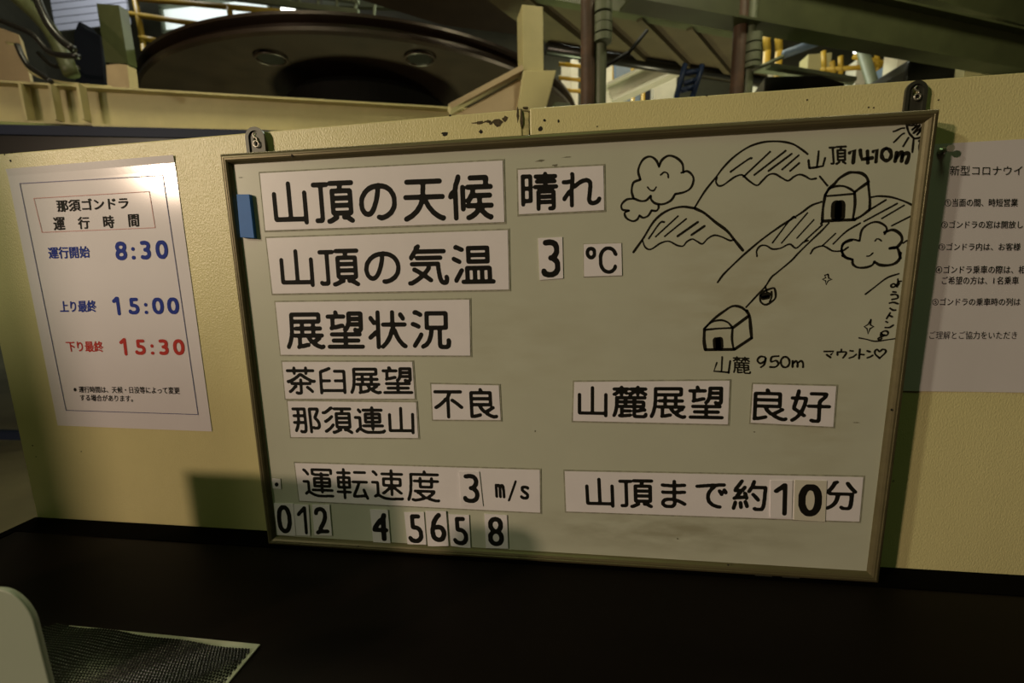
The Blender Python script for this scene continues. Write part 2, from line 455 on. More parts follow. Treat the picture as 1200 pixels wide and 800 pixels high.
def lay(s, asp, r=None, bold=None, adv=1.0, latin=0.62):
    """lays a string out along x so that its ink has the aspect asp; returns verts (em units) and faces"""
    def pen():
        x = 0.0
        for ch in s:
            yield ('1r' if ch == '1' and r else ch), x
            x += 0.5 if ch == ' ' else (adv if ord(ch[0]) > 0x2000 else (0.36 if ch in ':.' else latin))
    bb = [(bbox_raw(ch)[0].min(0) + [x, 0], bbox_raw(ch)[0].max(0) + [x, 0]) for ch, x in pen() if ch != ' ']
    lo = np.min([b_[0] for b_ in bb], 0); hi = np.max([b_[1] for b_ in bb], 0)
    e = (2 * r - 0.07) if r else 2 * (bold or 0)
    sx = (asp * (hi[1] - lo[1] + e) - e) / (hi[0] - lo[0])
    sx = min(3.0, max(0.3, sx))
    V = []; F = []; n = 0
    for ch, x in pen():
        if ch == ' ': continue
        v, f = rounded(ch, r, sx, bold)
        V.append(v + [x * sx, 0]); F += [tuple(i + n for i in q) for q in f]; n += len(v)
    return np.vstack(V), F

def bil(q, a, b):      # q = TL, TR, BR, BL ; a along x, b from the bottom up
    return (q[3] * (1 - a) + q[2] * a) * (1 - b) + (q[0] * (1 - a) + q[1] * a) * b
def letter(mb, s, quad, y, **k):
    """string s with its ink filling the photo quad (TL, TR, BR, BL) on the plane y"""
    q = [PY(u_, v_, y) for u_, v_ in quad]
    asp = np.linalg.norm((q[1] + q[2] - q[0] - q[3]) / 2) / np.linalg.norm((q[0] + q[1] - q[2] - q[3]) / 2)
    v, f = lay(s, asp, **k)
    lo, hi = v.min(0), v.max(0); n = (v - lo) / (hi - lo)
    mb.add([bil(q, a, b) for a, b in n], f)
def bx(x0, y0, x1, y1, dy=0.0):     # upright pixel box, sheared by dy at its right end
    return [(x0, y0), (x1, y0 + dy), (x1, y1 + dy), (x0, y1)]

def flat(mb, name, m, parent, **k):
    o = mb.build(name, m, parent, fix=False, **k)
    me = o.data; bm = bmesh.new(); bm.from_mesh(me)
    for f in bm.faces:
        if f.normal.y > 0: f.normal_flip()
    bm.to_mesh(me); bm.free(); return o

# ---------------------------------------------------------------- hand-drawn strokes
def smooth_line(pts, closed=False, sub=5):
    P = [np.array(p, float) for p in pts]; n = len(P)
    if n < 3: return P
    out = []
    for i in range(n - 1 if not closed else n):
        p0 = P[(i - 1) % n] if closed or i > 0 else 2 * P[0] - P[1]
        p1, p2 = P[i % n], P[(i + 1) % n]
        p3 = P[(i + 2) % n] if closed or i + 2 < n else 2 * P[-1] - P[-2]
        for k in range(sub):
            t = k / sub
            out.append(0.5 * (2 * p1 + (p2 - p0) * t + (2 * p0 - 5 * p1 + 4 * p2 - p3) * t * t + (3 * p1 - p0 - 3 * p2 + p3) * t ** 3))
    if not closed: out.append(P[-1])
    else: out.append(out[0])
    return out
def stroke(mb, pts, y, wpx, org, sc, closed=False, smooth=True, taper=0.12, maxx=None):
    """pen stroke: pts in a zoomed crop of the photo with origin org and scale sc, wpx = line width in photo pixels"""
    if smooth: pts = smooth_line(pts, closed)
    P = [PY(org[0] + p[0] / sc, org[1] + p[1] / sc, y) for p in pts]
    r = 0.5 * wpx * 0.6 / FPX
    n = len(P); L = []; Rr = []
    rnd = random.Random(int(sum(p[0] + p[1] for p in pts)))
    ph = rnd.uniform(0, 6)
    T = []
    for i in range(n):
        t = P[min(i + 1, n - 1)] - P[max(i - 1, 0)]; l = np.linalg.norm(t); T.append(t / (l + 1e-12))
    vs = []; fs = []
    for i in range(n):
        nn = np.array([-T[i][2], 0, T[i][0]]); ri = r * (1 + taper * math.sin(ph + i * 0.55))
        vs += [P[i] + nn * ri, P[i] - nn * ri]
    for i in range(n - 1): fs.append((2 * i, 2 * i + 1, 2 * i + 3, 2 * i + 2))
    for e, sg in ((0, -1), (n - 1, 1)):
        k = len(vs); t = T[e] * sg; nn = np.array([-t[2], 0, t[0]]); vs.append(P[e])
        for j in range(9):
            a = -math.pi / 2 + math.pi * j / 8
            vs.append(P[e] + r * (math.cos(a) * t + math.sin(a) * nn))
        for j in range(8): fs.append((k, k + 1 + j, k + 2 + j))
    mb.add(vs, fs)

# ---------------------------------------------------------------- the whiteboard
W_, H_, YF, YB, YP = 0.9013, 0.6, -0.0386, -0.012, -0.0315
wb = empty('whiteboard', (W_ / 2, -0.025, 0))
tag(wb, 'large bronze-framed whiteboard with magnetic signs and a marker drawing, leaning on the cream partition', 'whiteboard')
pan = MB().box((W_ / 2, (YP - 0.014) / 2 - 0.0, H_ / 2), (W_ - 0.012, abs(YP + 0.014), H_ - 0.012))
o = pan.build('writing_surface', MT['panel'], wb)
for v in o.data.vertices: pass
# shift the object's origin to the board's lower left corner so its grime is laid out in board coordinates
off = Vector((W_ / 2, 0.0, 0.0))
for v in o.data.vertices: v.co += off
o.location = -off
PF = [(0.0, YB), (0.0, -0.031), (0.0006, -0.0345), (0.0022, -0.0372), (0.005, YF), (0.0066, YF - 0.0002), (0.0070, YF + 0.0003), (0.0092, -0.0381), (0.0115, -0.0366), (0.0132, -0.0342), (0.0142, YP - 0.0006), (0.0144, YP + 0.0006), (0.0144, YB)]
def rail(side):
    vs = []; n = len(PF)
    for wv, y in PF:
        if side == 'b': a, b = (wv, y, wv), (W_ - wv, y, wv)
        if side == 't': a, b = (wv, y, H_ - wv), (W_ - wv, y, H_ - wv)
        if side == 'l': a, b = (wv, y, wv), (wv, y, H_ - wv)
        if side == 'r': a, b = (W_ - wv, y, wv), (W_ - wv, y, H_ - wv)
        vs += [a, b]
    fs = [(2 * i, 2 * i + 1, 2 * i + 3, 2 * i + 2) for i in range(n - 1)]
    fs.append((2 * n - 2, 2 * n - 1, 1, 0))
    fs.append(tuple(2 * i for i in range(n))); fs.append(tuple(2 * i + 1 for i in range(n - 1, -1, -1)))
    return MB().add(vs, fs).build('frame_rail', MT['frame'], wb)
for s_ in 'btlr': rail(s_)
def hanger(u0, u1, vtop, vbot):
    y = -0.008; a = PY(u0, vbot, y); b = PY(u1, vbot, y); c = PY((u0 + u1) / 2, vtop, y)
    x0, x1 = a[0], b[0]; cx = (x0 + x1) / 2; r = (x1 - x0) / 2; zt = c[2]; zb = H_ - 0.008
    outer = [(x1, zb)] + [(cx + r * math.cos(t), zt - r + r * math.sin(t)) for t in np.linspace(0, math.pi, 17)] + [(x0, zb)]
    ri = r * 0.66
    inner = [(cx + ri, zb + 0.006)] + [(cx + ri * math.cos(t), zt - r + ri * math.sin(t)) for t in np.linspace(0, math.pi, 17)] + [(cx - ri, zb + 0.006)]
    # raised rim
    m = MB(); n = len(outer); vs = []
    for (ox, oz), (ix, iz) in zip(outer, inner):
        vs += [(ox, y + 0.003, oz), (ox, y, oz), (ix, y, iz), (ix, y + 0.0022, iz)]
    fs = []
    for i in range(n - 1):
        for k in range(3): fs.append((4 * i + k, 4 * i + 4 + k, 4 * i + 5 + k, 4 * i + 1 + k))
    m.add(vs, fs)
    # recessed plate with a hook-shaped opening, filled as an outline with a hole
    hz = zt - r
    hole = [(-0.15, 0.62), (0.12, 0.52), (-0.02, 0.30), (0.0, 0.12), (0.34, -0.05), (0.5, -0.35), (0.46, -0.62), (0.2, -0.5), (-0.02, -0.72), (-0.3, -0.62), (-0.42, -0.5), (-0.3, -0.1), (-0.42, 0.25)]
    hl = np.array([(cx + ri * px * 1.05, hz + ri * pz * 1.0 + ri * 0.1) for px, pz in hole])
    v2, f2 = fill([np.array(inner), hl])
    m.add([(p[0], y + 0.0021, p[1]) for p in v2], f2)
    h = m.build('hanger_plate', MT['steel'], wb, fix=False)
    rg = MB(); cz = hz - ri * 0.85; rr = ri * 0.42
    rg.tube([(cx + ri * 0.15 + rr * math.cos(t), y, cz + rr * math.sin(t)) for t in np.linspace(0, 2 * math.pi, 21)], 0.0011, 6, False)
    rg.build('screw_ring', MT['bright'], h, smooth=True)
    hk = [(-0.05, 0.75), (-0.35, 0.45), (-0.1, 0.12), (0.3, -0.05), (0.42, -0.45)]
    MB().tube([(cx + ri * a_ * 0.8, y + 0.0005, hz + ri * b_) for a_, b_ in smooth_line(hk)], 0.0009, 6).build('hook', MT['bright'], h, smooth=True)
ABS_FIX = None
hanger(288.5, 311, 148, 174); hanger(1059.5, 1085, 94, 127)
# small feet and specks on the frame
for u in (893, 925):
    a = PY(u, 688, YF + 0.004)
    MB().box((a[0], YF + 0.008, 0.0012), (0.022, 0.012, 0.002)).build('rubber_foot', MT['steel'], wb)
sp = MB()
for i, (u, v, rx, ry) in enumerate([(521.5, 157, 3.5, 2), (342, 182.5, 1, 1.5), (853.5, 662, 1.2, 1), (700, 148, .8, .8), (1045, 480, 0.8, 1.2), (420, 640, 1.2, .8)]):
    sp.prism(blob_on(u, v, rx * .95, ry * .95, y=YF - 0.0005, seed=80 + i), (0, 0.0006, 0))
sp.build('dirt_speck', MT['hole'], wb)['kind'] = 'stuff'

YD = YP - 0.00015
def drawing(name, strokes):
    m = MB()
    for s in strokes:
        org, sc, wpx, pts = s[:4]; kw = s[4] if len(s) > 4 else {}
        stroke(m, pts, YD, wpx, org, sc, **kw)
    return flat(m, name, MT['marker'], wb)
A = (720, 130); B = (900, 130); Cg = (800, 280); D = (910, 300); Z1 = (940, 165); Z2 = (1020, 315); Z3 = (950, 400); Z4 = (1050, 135)
a, b, c, d = 4.705, 4.7045, 4.705, 5.712
drawing('cloud_drawing', [
 (A, a, 2.3, [(142, 376), (131, 330), (146, 285), (170, 258), (202, 252), (230, 272), (246, 306)]),
 (A, a, 2.4, [(246, 306), (262, 270), (300, 246), (345, 260), (375, 292), (380, 338)]),
 (A, a, 2.2, [(370, 340), (402, 332), (430, 355), (436, 385), (420, 425), (385, 447), (335, 458)]),
 (A, a, 2.4, [(335, 458), (312, 492), (270, 513), (228, 510), (204, 490), (200, 468)]),
 (A, a, 2.3, [(200, 468), (175, 492), (145, 496), (108, 483)]),
 (A, a, 2.4, [(104, 478), (95, 440), (105, 395), (143, 378)]),
 (A, a, 2.2, [(108, 483), (68, 488), (40, 515), (44, 543), (80, 549)]),
 (A, a, 2.2, [(80, 549), (57, 562), (66, 590), (100, 607), (125, 598), (138, 576)]),
 (A, a, 2.2, [(138, 576), (158, 588), (185, 578), (205, 548)]),
 (A, a, 2.2, [(205, 548), (230, 550), (243, 535), (243, 518)]),
 (A, a, 1.7, [(255, 352), (275, 337), (293, 345), (298, 367)]),
 (A, a, 1.7, [(183, 420), (198, 436), (217, 438), (230, 420)])])
drawing('cloud_drawing', [
 (B, b, 2.1, [(410, 775), (405, 760), (415, 730), (455, 708), (505, 715)]),
 (B, b, 2.1, [(505, 715), (518, 655), (560, 620), (605, 612), (645, 632), (655, 655), (643, 678)]),
 (B, b, 2.8, [(643, 668), (690, 655), (730, 680), (738, 715), (710, 750), (672, 757)]),
 (B, b, 2.6, [(672, 757), (708, 752), (722, 775), (730, 812)]),
 (B, b, 2.1, [(410, 775), (412, 800)]),
 (B, b, 1.5, [(590, 716), (600, 705), (614, 707), (625, 716)]), (B, b, 1.5, [(545, 800), (560, 798), (578, 783)]),
 (Cg, c, 2.1, [(935, 5), (890, 25), (876, 60), (895, 95), (935, 112)]),
 (D, d, 2.1, [(440, -5), (468, 15), (508, 22)]),
 (D, d, 2.3, [(508, 22), (512, 55), (545, 76), (600, 75), (640, 60), (655, 38)]),
 (D, d, 2.8, [(655, 38), (690, 58), (740, 62), (790, 50), (822, 20), (830, -20)])])
drawing('mountain_drawing', [
 (A, a, 2.4, [(105, 778), (160, 700), (220, 605), (290, 550), (370, 528), (442, 536)]),
 (A, a, 2.8, [(442, 536), (495, 562), (560, 615), (620, 660), (665, 715), (708, 768)]),
 (A, a, 1.8, [(155, 715), (168, 748), (190, 763), (215, 755), (255, 728), (300, 718), (345, 740), (378, 744), (400, 720), (430, 706), (455, 718), (485, 732), (515, 703), (550, 685), (590, 693), (635, 713), (658, 710)]),
 (A, a, 2.0, [(275, 612), (250, 618), (190, 702)]), (A, a, 2.0, [(350, 580), (228, 692)]), (A, a, 2.0, [(395, 595), (278, 690)]), (A, a, 2.3, [(460, 612), (348, 690)]), (A, a, 2.3, [(497, 634), (425, 683)])])
drawing('mountain_drawing', [
 (A, a, 2.0, [(445, 528), (500, 440), (560, 365), (600, 312), (660, 252), (740, 198), (820, 172), (890, 167), (945, 172), (990, 185), (1030, 210), (1065, 237)]),
 (A, a, 1.9, [(565, 366), (560, 392), (575, 412), (600, 408), (635, 383), (670, 360), (705, 353), (740, 383), (785, 410), (815, 385), (850, 352), (885, 347), (922, 368), (957, 384), (990, 362), (1020, 350), (1050, 358), (1080, 375), (1112, 372)]),
 (A, a, 2.0, [(757, 260), (735, 268), (640, 335)]), (A, a, 2.1, [(858, 225), (712, 362)]), (A, a, 2.2, [(943, 220), (772, 352)]), (A, a, 2.0, [(977, 236), (850, 330)]),
 (B, b, 2.0, [(168, 245), (78, 322)]), (B, b, 2.0, [(172, 287), (122, 330)])])
drawing('mountain_drawing', [
 (Cg, c, 2.1, [(193, 238), (225, 195), (280, 140), (350, 75), (440, 0), (530, -65), (600, -110), (655, -145), (710, -185), (765, -205)]),
 (B, b, 1.9, [(570, 475), (610, 469), (680, 475), (750, 497), (798, 520)]),
 (B, b, 1.7, [(152, 588), (128, 592), (25, 726)]), (B, b, 1.7, [(217, 562), (75, 727)]), (B, b, 1.7, [(252, 600), (160, 700)]), (B, b, 1.7, [(298, 628), (205, 713)]),
 (B, b, 1.8, [(650, 490), (560, 545)]), (B, b, 1.8, [(712, 510), (530, 608)]), (B, b, 1.8, [(750, 520), (628, 592)]), (B, b, 1.8, [(822, 562), (683, 632)]),
 (B, b, 1.8, [(508, 618), (430, 665), (360, 732)]), (B, b, 1.6, [(372, 675), (300, 742)]),
 (Cg, c, 1.8, [(410, 95), (408, 65), (428, 38), (460, 36), (495, 55), (540, 50), (590, 28), (625, 50), (665, 18), (690, 8)]),
 (Cg, c, 1.8, [(705, 80), (725, 52), (770, 38), (800, 50), (830, 66), (880, 64), (912, 45)]),
 (B, b, 1.8, [(745, 728), (770, 714), (792, 726), (810, 712), (818, 694)]), (B, b, 1.7, [(285, 360), (328, 412)]),
])
drawing('slope_drawing', [(D, d, 1.7, [(595, 255), (660, 205), (740, 145), (818, 118)])])
drawing('ground_drawing', [(D, d, 1.5, [(552, 547), (600, 556), (660, 570), (740, 560), (795, 552)])])
drawing('cable_drawing', [(Cg, c, 1.9, [(350, 375), (420, 300), (455, 262), (490, 210), (520, 185), (600, 118), (640, 75), (715, 2), (760, -40), (805, -87)])])
drawing('summit_station_drawing', [
 (Z1, 8, 2.6, [(215, 515), (200, 600), (192, 670), (188, 750), (180, 775)]), (Z1, 8, 3.4, [(195, 752), (320, 745), (400, 742), (490, 738)], {'smooth': False}),
 (Z1, 8, 2.6, [(490, 738), (560, 700), (632, 645)]), (Z1, 8, 2.5, [(632, 645), (635, 560), (620, 405)]),
 (Z1, 8, 2.6, [(492, 480), (495, 600), (475, 735)]), (Z1, 8, 2.2, [(218, 508), (255, 450), (320, 425), (390, 425), (450, 450), (492, 480)]),
 (Z1, 8, 2.0, [(215, 518), (350, 508), (490, 495)], {'smooth': False}),
 (Z1, 8, 2.8, [(215, 510), (250, 450), (300, 405), (350, 350), (430, 302), (480, 295), (550, 302), (600, 335), (622, 385)]),
 (Z1, 8, 2.8, [(492, 480), (545, 440), (618, 390)]),
 (Z1, 8, 6, [(340, 590), (337, 712)], {'smooth': False}), (Z1, 8, 9, [(318, 600), (316, 710)], {'smooth': False}), (Z1, 8, 9, [(360, 598), (358, 708)], {'smooth': False})])
drawing('base_station_drawing', [
 (Cg, c, 3.4, [(120, 498), (118, 560), (125, 608)]), (Cg, c, 2.2, [(120, 493), (160, 458), (210, 447), (250, 460), (275, 490)]),
 (Cg, c, 3.0, [(125, 610), (285, 608)], {'smooth': False}), (Cg, c, 3.0, [(285, 608), (380, 545)], {'smooth': False}),
 (Cg, c, 3.2, [(380, 545), (374, 480), (368, 425), (352, 395)]), (Cg, c, 2.4, [(275, 490), (272, 550), (280, 605)]),
 (Cg, c, 2.2, [(125, 500), (200, 493), (275, 490)]), (Cg, c, 2.6, [(120, 493), (170, 442), (225, 400), (275, 370), (320, 375), (352, 398)]),
 (Cg, c, 3.0, [(275, 490), (362, 425)], {'smooth': False}), (Cg, c, 5, [(195, 552), (197, 600)], {'smooth': False}), (Cg, c, 6, [(182, 556), (184, 598)], {'smooth': False}), (Cg, c, 6, [(206, 554), (208, 598)], {'smooth': False})])
drawing('gondola_drawing', [
 (Cg, c, 2.2, [(428, 310), (445, 290), (498, 270), (510, 285), (512, 320), (495, 342), (458, 362), (430, 345), (428, 310)]),
 (Cg, c, 2.0, [(490, 290), (490, 320), (480, 345)]), (Cg, c, 5.5, [(445, 312), (472, 306)], {'smooth': False}), (Cg, c, 4.5, [(445, 325), (470, 320)], {'smooth': False}),
 (Cg, c, 1.8, [(455, 260), (464, 290)])])
drawing('sun_drawing', [
 (Z4, 20, 2.0, [(250, 225), (275, 330), (310, 420), (370, 490), (430, 540), (520, 535), (600, 500), (665, 492)]),
 (Z4, 20, 1.7, [(300, 235), (360, 240), (430, 232)]), (Z4, 20, 1.8, [(480, 225), (440, 280), (370, 350), (480, 270), (560, 235), (400, 430), (560, 320), (630, 270), (480, 470), (590, 360), (640, 415)]),
 (Z4, 20, 1.7, [(195, 300), (130, 305), (0, 362), (-60, 380)]), (Z4, 20, 1.8, [(190, 425), (130, 455), (0, 585), (-50, 630)]), (Z4, 20, 2.0, [(290, 530), (170, 725)]),
 (Z4, 20, 2.0, [(415, 550), (390, 800), (385, 860)]), (Z4, 20, 2.6, [(550, 600), (575, 640), (555, 740), (560, 870)])])
drawing('sparkle_drawing', [
 (D, d, 1.5, [(345, 122), (350, 148), (370, 155), (345, 165), (332, 192), (328, 165), (307, 155), (330, 145), (322, 128), (345, 122)], {'smooth': False})])
drawing('sparkle_drawing', [
 (D, d, 1.6, [(632, 425), (628, 460), (650, 472), (626, 485), (612, 520), (606, 485), (587, 472), (612, 458), (632, 425)], {'smooth': False})])
hw = MB()
def hs(org, sc, wpx, pts, **kw): stroke(hw, pts, YD - 0.00003, wpx, org, sc, **kw)
hs(Z1, 8, 2.0, [(60, 180), (62, 215), (68, 255)], smooth=False); hs(Z1, 8, 2.0, [(68, 255), (130, 248), (195, 235), (215, 160)], smooth=False); hs(Z1, 8, 2.0, [(155, 98), (148, 170), (138, 245)])
letter(hw, '頂', [(245 / 8 + 940, 50 / 8 + 165), (420 / 8 + 940, 42 / 8 + 165), (418 / 8 + 940, 222 / 8 + 165), (262 / 8 + 940, 228 / 8 + 165)], YD, r=0.052)
hs(Z1, 8, 3.4, [(445, 112), (490, 85), (478, 205)], smooth=False)
hs(Z1, 8, 3.8, [(545, 90), (548, 125), (562, 172), (655, 160)], smooth=False); hs(Z1, 8, 3.6, [(612, 98), (616, 205)], smooth=False)
hs(Z1, 8, 3.4, [(668, 100), (702, 80), (692, 195)], smooth=False)
hs(Z1, 8, 3.4, [(790 + 45 * math.cos(t), 128 + 56 * math.sin(t)) for t in np.linspace(-1.6, 4.4, 13)], closed=True)
hs(Z1, 8, 3.6, [(885, 110), (872, 190)], smooth=False); hs(Z1, 8, 3.4, [(885, 160), (915, 115), (940, 110), (932, 190)]); hs(Z1, 8, 3.6, [(938, 150), (962, 120), (995, 118), (998, 150), (978, 205)])
flat(hw, 'handwriting', MT['marker'], wb); hw = MB()
hs(Cg, c, 2.0, [(188, 682), (172, 728), (255, 735)], smooth=False); hs(Cg, c, 2.0, [(218, 650), (214, 730)]); hs(Cg, c, 2.0, [(262, 672), (253, 738)])
letter(hw, '麓', [(275 / c + 800, 645 / c + 280), (370 / c + 800, 648 / c + 280), (378 / c + 800, 745 / c + 280), (278 / c + 800, 740 / c + 280)], YD, r=0.042)
hs(Cg, c, 2.2, [(452, 650), (428, 648), (412, 668), (428, 685), (452, 672), (458, 652), (450, 690), (432, 706)])
hs(Cg, c, 2.2, [(528, 645), (492, 650), (488, 676), (515, 670), (528, 688), (510, 705), (482, 705)])
hs(Cg, c, 2.2, [(565 + 24 * math.cos(t), 678 + 29 * math.sin(t)) for t in np.linspace(-1.6, 4.4, 13)], closed=True)
hs(Cg, c, 2.2, [(606, 672), (606, 705)], smooth=False); hs(Cg, c, 2.2, [(608, 685), (625, 672), (633, 685), (633, 704)]); hs(Cg, c, 2.2, [(635, 682), (652, 672), (663, 682), (664, 706)])
flat(hw, 'handwriting', MT['marker'], wb); hw = MB()
for p in ([(190, 140), (325, 138), (285, 185)], [(225, 185), (280, 225)], [(432, 112), (430, 142)], [(375, 165), (378, 190)], [(375, 150), (495, 148), (485, 190), (455, 228)],
          [(555, 130), (595, 135)], [(545, 232), (600, 215), (640, 182)], [(692, 108), (680, 240)], [(700, 180), (748, 186)], [(795, 132), (835, 145)], [(798, 228), (840, 215), (872, 195)],
          [(970, 235), (910, 180), (905, 135), (935, 112), (968, 140), (1010, 112), (1048, 118), (1052, 155), (970, 235)]):
    hs(Z3, 12, 2.0, p, smooth=len(p) > 3)
flat(hw, 'handwriting', MT['marker'], wb); hw = MB()
for p in ([(285, 108), (288, 140), (260, 180), (225, 190), (215, 168), (245, 155), (280, 185)], [(285, 132), (318, 128)], [(290, 168), (300, 150)], [(235, 238), (265, 242)],
          [(215, 268), (262, 265), (285, 280), (280, 305), (225, 318)], [(200, 355), (240, 348), (288, 362)], [(205, 410), (235, 428), (262, 428)], [(205, 458), (170, 515)], [(190, 480), (228, 498)],
          [(162, 548), (178, 556)], [(155, 610), (200, 608), (238, 585)], [(105, 690), (125, 655), (165, 645), (185, 665), (170, 690), (130, 685), (110, 665)], [(150, 690), (100, 712), (80, 725), (95, 738), (118, 725)]):
    hs(Z2, 8.88, 1.9, p, smooth=len(p) > 2)
flat(hw, 'handwriting', MT['marker'], wb)
sm = MB()
for i, (u, v, rx, ry) in enumerate([(633, 188.5, 4, 1), (651, 193.5, 3, 1), (665, 184, 4, .4), (454, 341, 4, 3), (1003, 495, 3.2, .5), (671, 561, 0, 0), (726, 443, 0, 0), (282, 208, 3, .4), (794, 631, 1, 1), (1047, 563.5, 1, 1), (884, 506, 1, .8), (660, 199.5, 0.8, .8), (627, 505, .8, .8)]):
    if rx: sm.prism(blob_on(u, v, rx, ry, y=YD, seed=120 + i, jag=0.5), (0, 0.0001, 0))
sm.build('old_marker_trace', mat('faded_marker', (0.16, 0.15, 0.10), 0.6), wb)['kind'] = 'stuff'

# ---------------------------------------------------------------- magnetic signs on the board
def sign(name, quad, texts, label, group=None, lift=0.0, cat='sign', m='card', margin=0.0021, th=0.0011, ink='ink'):
    y = YP - lift - th
    q = [PY(u_, v_, y) for u_, v_ in quad]
    base = sum(q) / 4; base[1] = YP - lift; base[2] = min(q[2][2], q[3][2])
    root = empty(name, base); tag(root, label, cat, group)
    cen = sum(q) / 4
    bk = []
    for p in q:
        dv = p - cen; bk.append(p + np.array([math.copysign(margin, dv[0]), 0, math.copysign(margin, dv[2])]))
    if margin: MB().prism([(p[0], y + 0.0005, p[2]) for p in bk], (0, th - 0.0006, 0)).build('magnet_backing', MT['magnet'], root)
    MB().prism(q, (0, th * 0.9 if not margin else 0.00055, 0)).build('card_face', MT[m], root)
    for i, (s, tq, kw) in enumerate(texts):
        mb = MB(); letter(mb, s, tq, y - 0.00012, **kw); flat(mb, 'lettering', MT[ink], root)
    return root
SG = 'white magnetic strips of black lettering on the whiteboard'
DGp = 'spare white number cards along the foot of the whiteboard'
sign('word_strip', [(304.5, 203), (589, 188), (591, 260), (311, 270)], [('山頂の天候', [(317, 213), (577.5, 202.5), (579, 257.5), (322, 264)], dict(r=0.053))],
     'topmost long white strip reading 山頂の天候 near the upper left corner', SG)
sign('word_strip', [(312, 279), (595, 269.5), (596.5, 339), (319.5, 344)], [('山頂の気温', [(326, 290), (579, 284), (581, 333), (330, 337)], dict(r=0.053))],
     'long white strip reading 山頂の気温, second from the top', SG)
sign('word_strip', [(322.7, 354), (550, 351), (551, 416.5), (329, 415.5)], [('展望状況', [(334, 364), (528, 362), (529, 409), (336.5, 409.5)], dict(r=0.053))],
     'wide white strip reading 展望状況 in large black letters', SG)
sign('word_strip', [(330.7, 424), (483, 424), (486, 467), (334.7, 467)], [('茶臼展望', [(334.5, 429), (483, 429), (484.5, 462.5), (337, 462.5)], dict(r=0.053))],
     'small white strip reading 茶臼展望, upper of the touching pair', SG)
sign('word_strip', [(337, 470), (487.5, 471.5), (490, 513), (341, 512)], [('那須連山', [(341, 475.5), (485, 476), (486, 509), (345, 508)], dict(r=0.053))],
     'small white strip reading 那須連山, lower of the touching pair', SG)
sign('word_strip', [(345.5, 542.5), (632.5, 550.5), (633, 600.5), (351, 586.5)], [('運転速度', [(353, 547), (515, 551), (516, 589), (356, 583)], dict(r=0.042)),
     ('m', [(579.5, 566.5), (591.5, 567), (592.5, 584), (580.5, 583)], dict(r=0.05)), ('/', [(595.5, 563), (605.5, 562.5), (605.5, 586), (595, 587.5)], dict(r=0.035)),
     ('s', [(609, 568.5), (620, 569), (620.5, 585.5), (609.5, 585)], dict(r=0.05))],
     'long white strip reading 運転速度 m/s with a number card on it', SG)
sign('word_strip', [(661.7, 552), (1011.7, 559), (1007, 611), (663.5, 599)], [('山頂まで約', [(685, 559), (900, 562), (898, 599), (687, 594)], dict(r=0.052)), ('分', [(966, 562.5), (1005, 563.5), (1004, 598), (967, 597)], dict(r=0.052))],
     'long white strip reading 山頂まで約 分 at the lower right', SG)
sign('word_card', [(607, 199), (707, 194), (708, 246), (608, 251)], [('晴れ', [(610, 202), (704, 199), (705, 244), (611, 248)], dict(r=0.053))], 'white card reading 晴れ beside the topmost strip', SG)
sign('word_strip', [(673, 447.5), (855, 446), (853, 497), (671.5, 493)], [('山麓展望', [(677, 451.5), (849, 451.5), (848, 492), (677, 488.5)], dict(r=0.049))], 'white strip reading 山麓展望 right of the board centre', SG)
sign('word_card', [(883, 450), (980, 452.5), (976.5, 500), (880, 495)], [('良好', [(883, 454.5), (975, 456.5), (973, 496), (881.5, 493)], dict(r=0.05))], 'white card reading 良好 at the right of the board', SG)
sign('word_card', [(505.5, 450), (584.5, 451.5), (586.7, 492), (507.5, 491.5)], [('不良', [(507.5, 454.5), (582, 454.5), (584, 491), (509, 490)], dict(r=0.053))], 'white card reading 不良 beside the paired small strips', SG)
NC = 'number card'
KW = dict(r=0.052)
sign('number_card', [(630.5, 279), (659, 277.5), (660, 326), (632.5, 328)], [('3', [(633.5, 280.5), (655.5, 280), (657, 324.5), (634.5, 325.5)], KW)], 'white card with a black 3 left of the ℃ card', cat=NC, margin=0)
sign('unit_card', [(684, 286), (728, 285), (729, 322.5), (684.5, 324)], [('℃', [(686, 289), (723.5, 288.5), (724, 320.5), (687, 321.5)], dict(r=0.05))], 'small white card reading ℃ near the board centre', cat='sign', margin=0.0008)
sign('number_card', [(538, 552.5), (561.5, 552.5), (566, 593), (540.5, 592)], [('3', [(541, 555), (560.5, 555), (562.5, 589.5), (543, 589)], KW)], 'white card with a black 3 laid on the 運転速度 strip', cat=NC, lift=0.0012, margin=0)
sign('number_card', [(903, 563), (929, 563), (927.7, 607), (902.5, 606.5)], [('1', [(907, 566), (923, 566), (922, 604), (906, 604)], KW)], 'narrow white card with a black 1, beside the yellowed 0 card', cat=NC, lift=0.0012, margin=0)
sign('number_card', [(931.5, 562.5), (969, 563.5), (967, 611), (930.5, 609)], [('0', [(936, 567), (964, 567.5), (962.5, 605), (935, 605)], dict(r=0.07))], 'yellowed wider card with a black 0 laid on the lower right strip', cat=NC, lift=0.0012, margin=0, m='oldcard')
sign('dot_card', [(318.5, 560), (328.5, 561), (329.5, 573), (319.5, 572)], [('.', [(321.8, 565), (326.2, 565), (326.4, 570), (322, 570)], dict(r=0.08))], 'tiny square card with a black dot at the left frame', cat='sign', margin=0.0004)
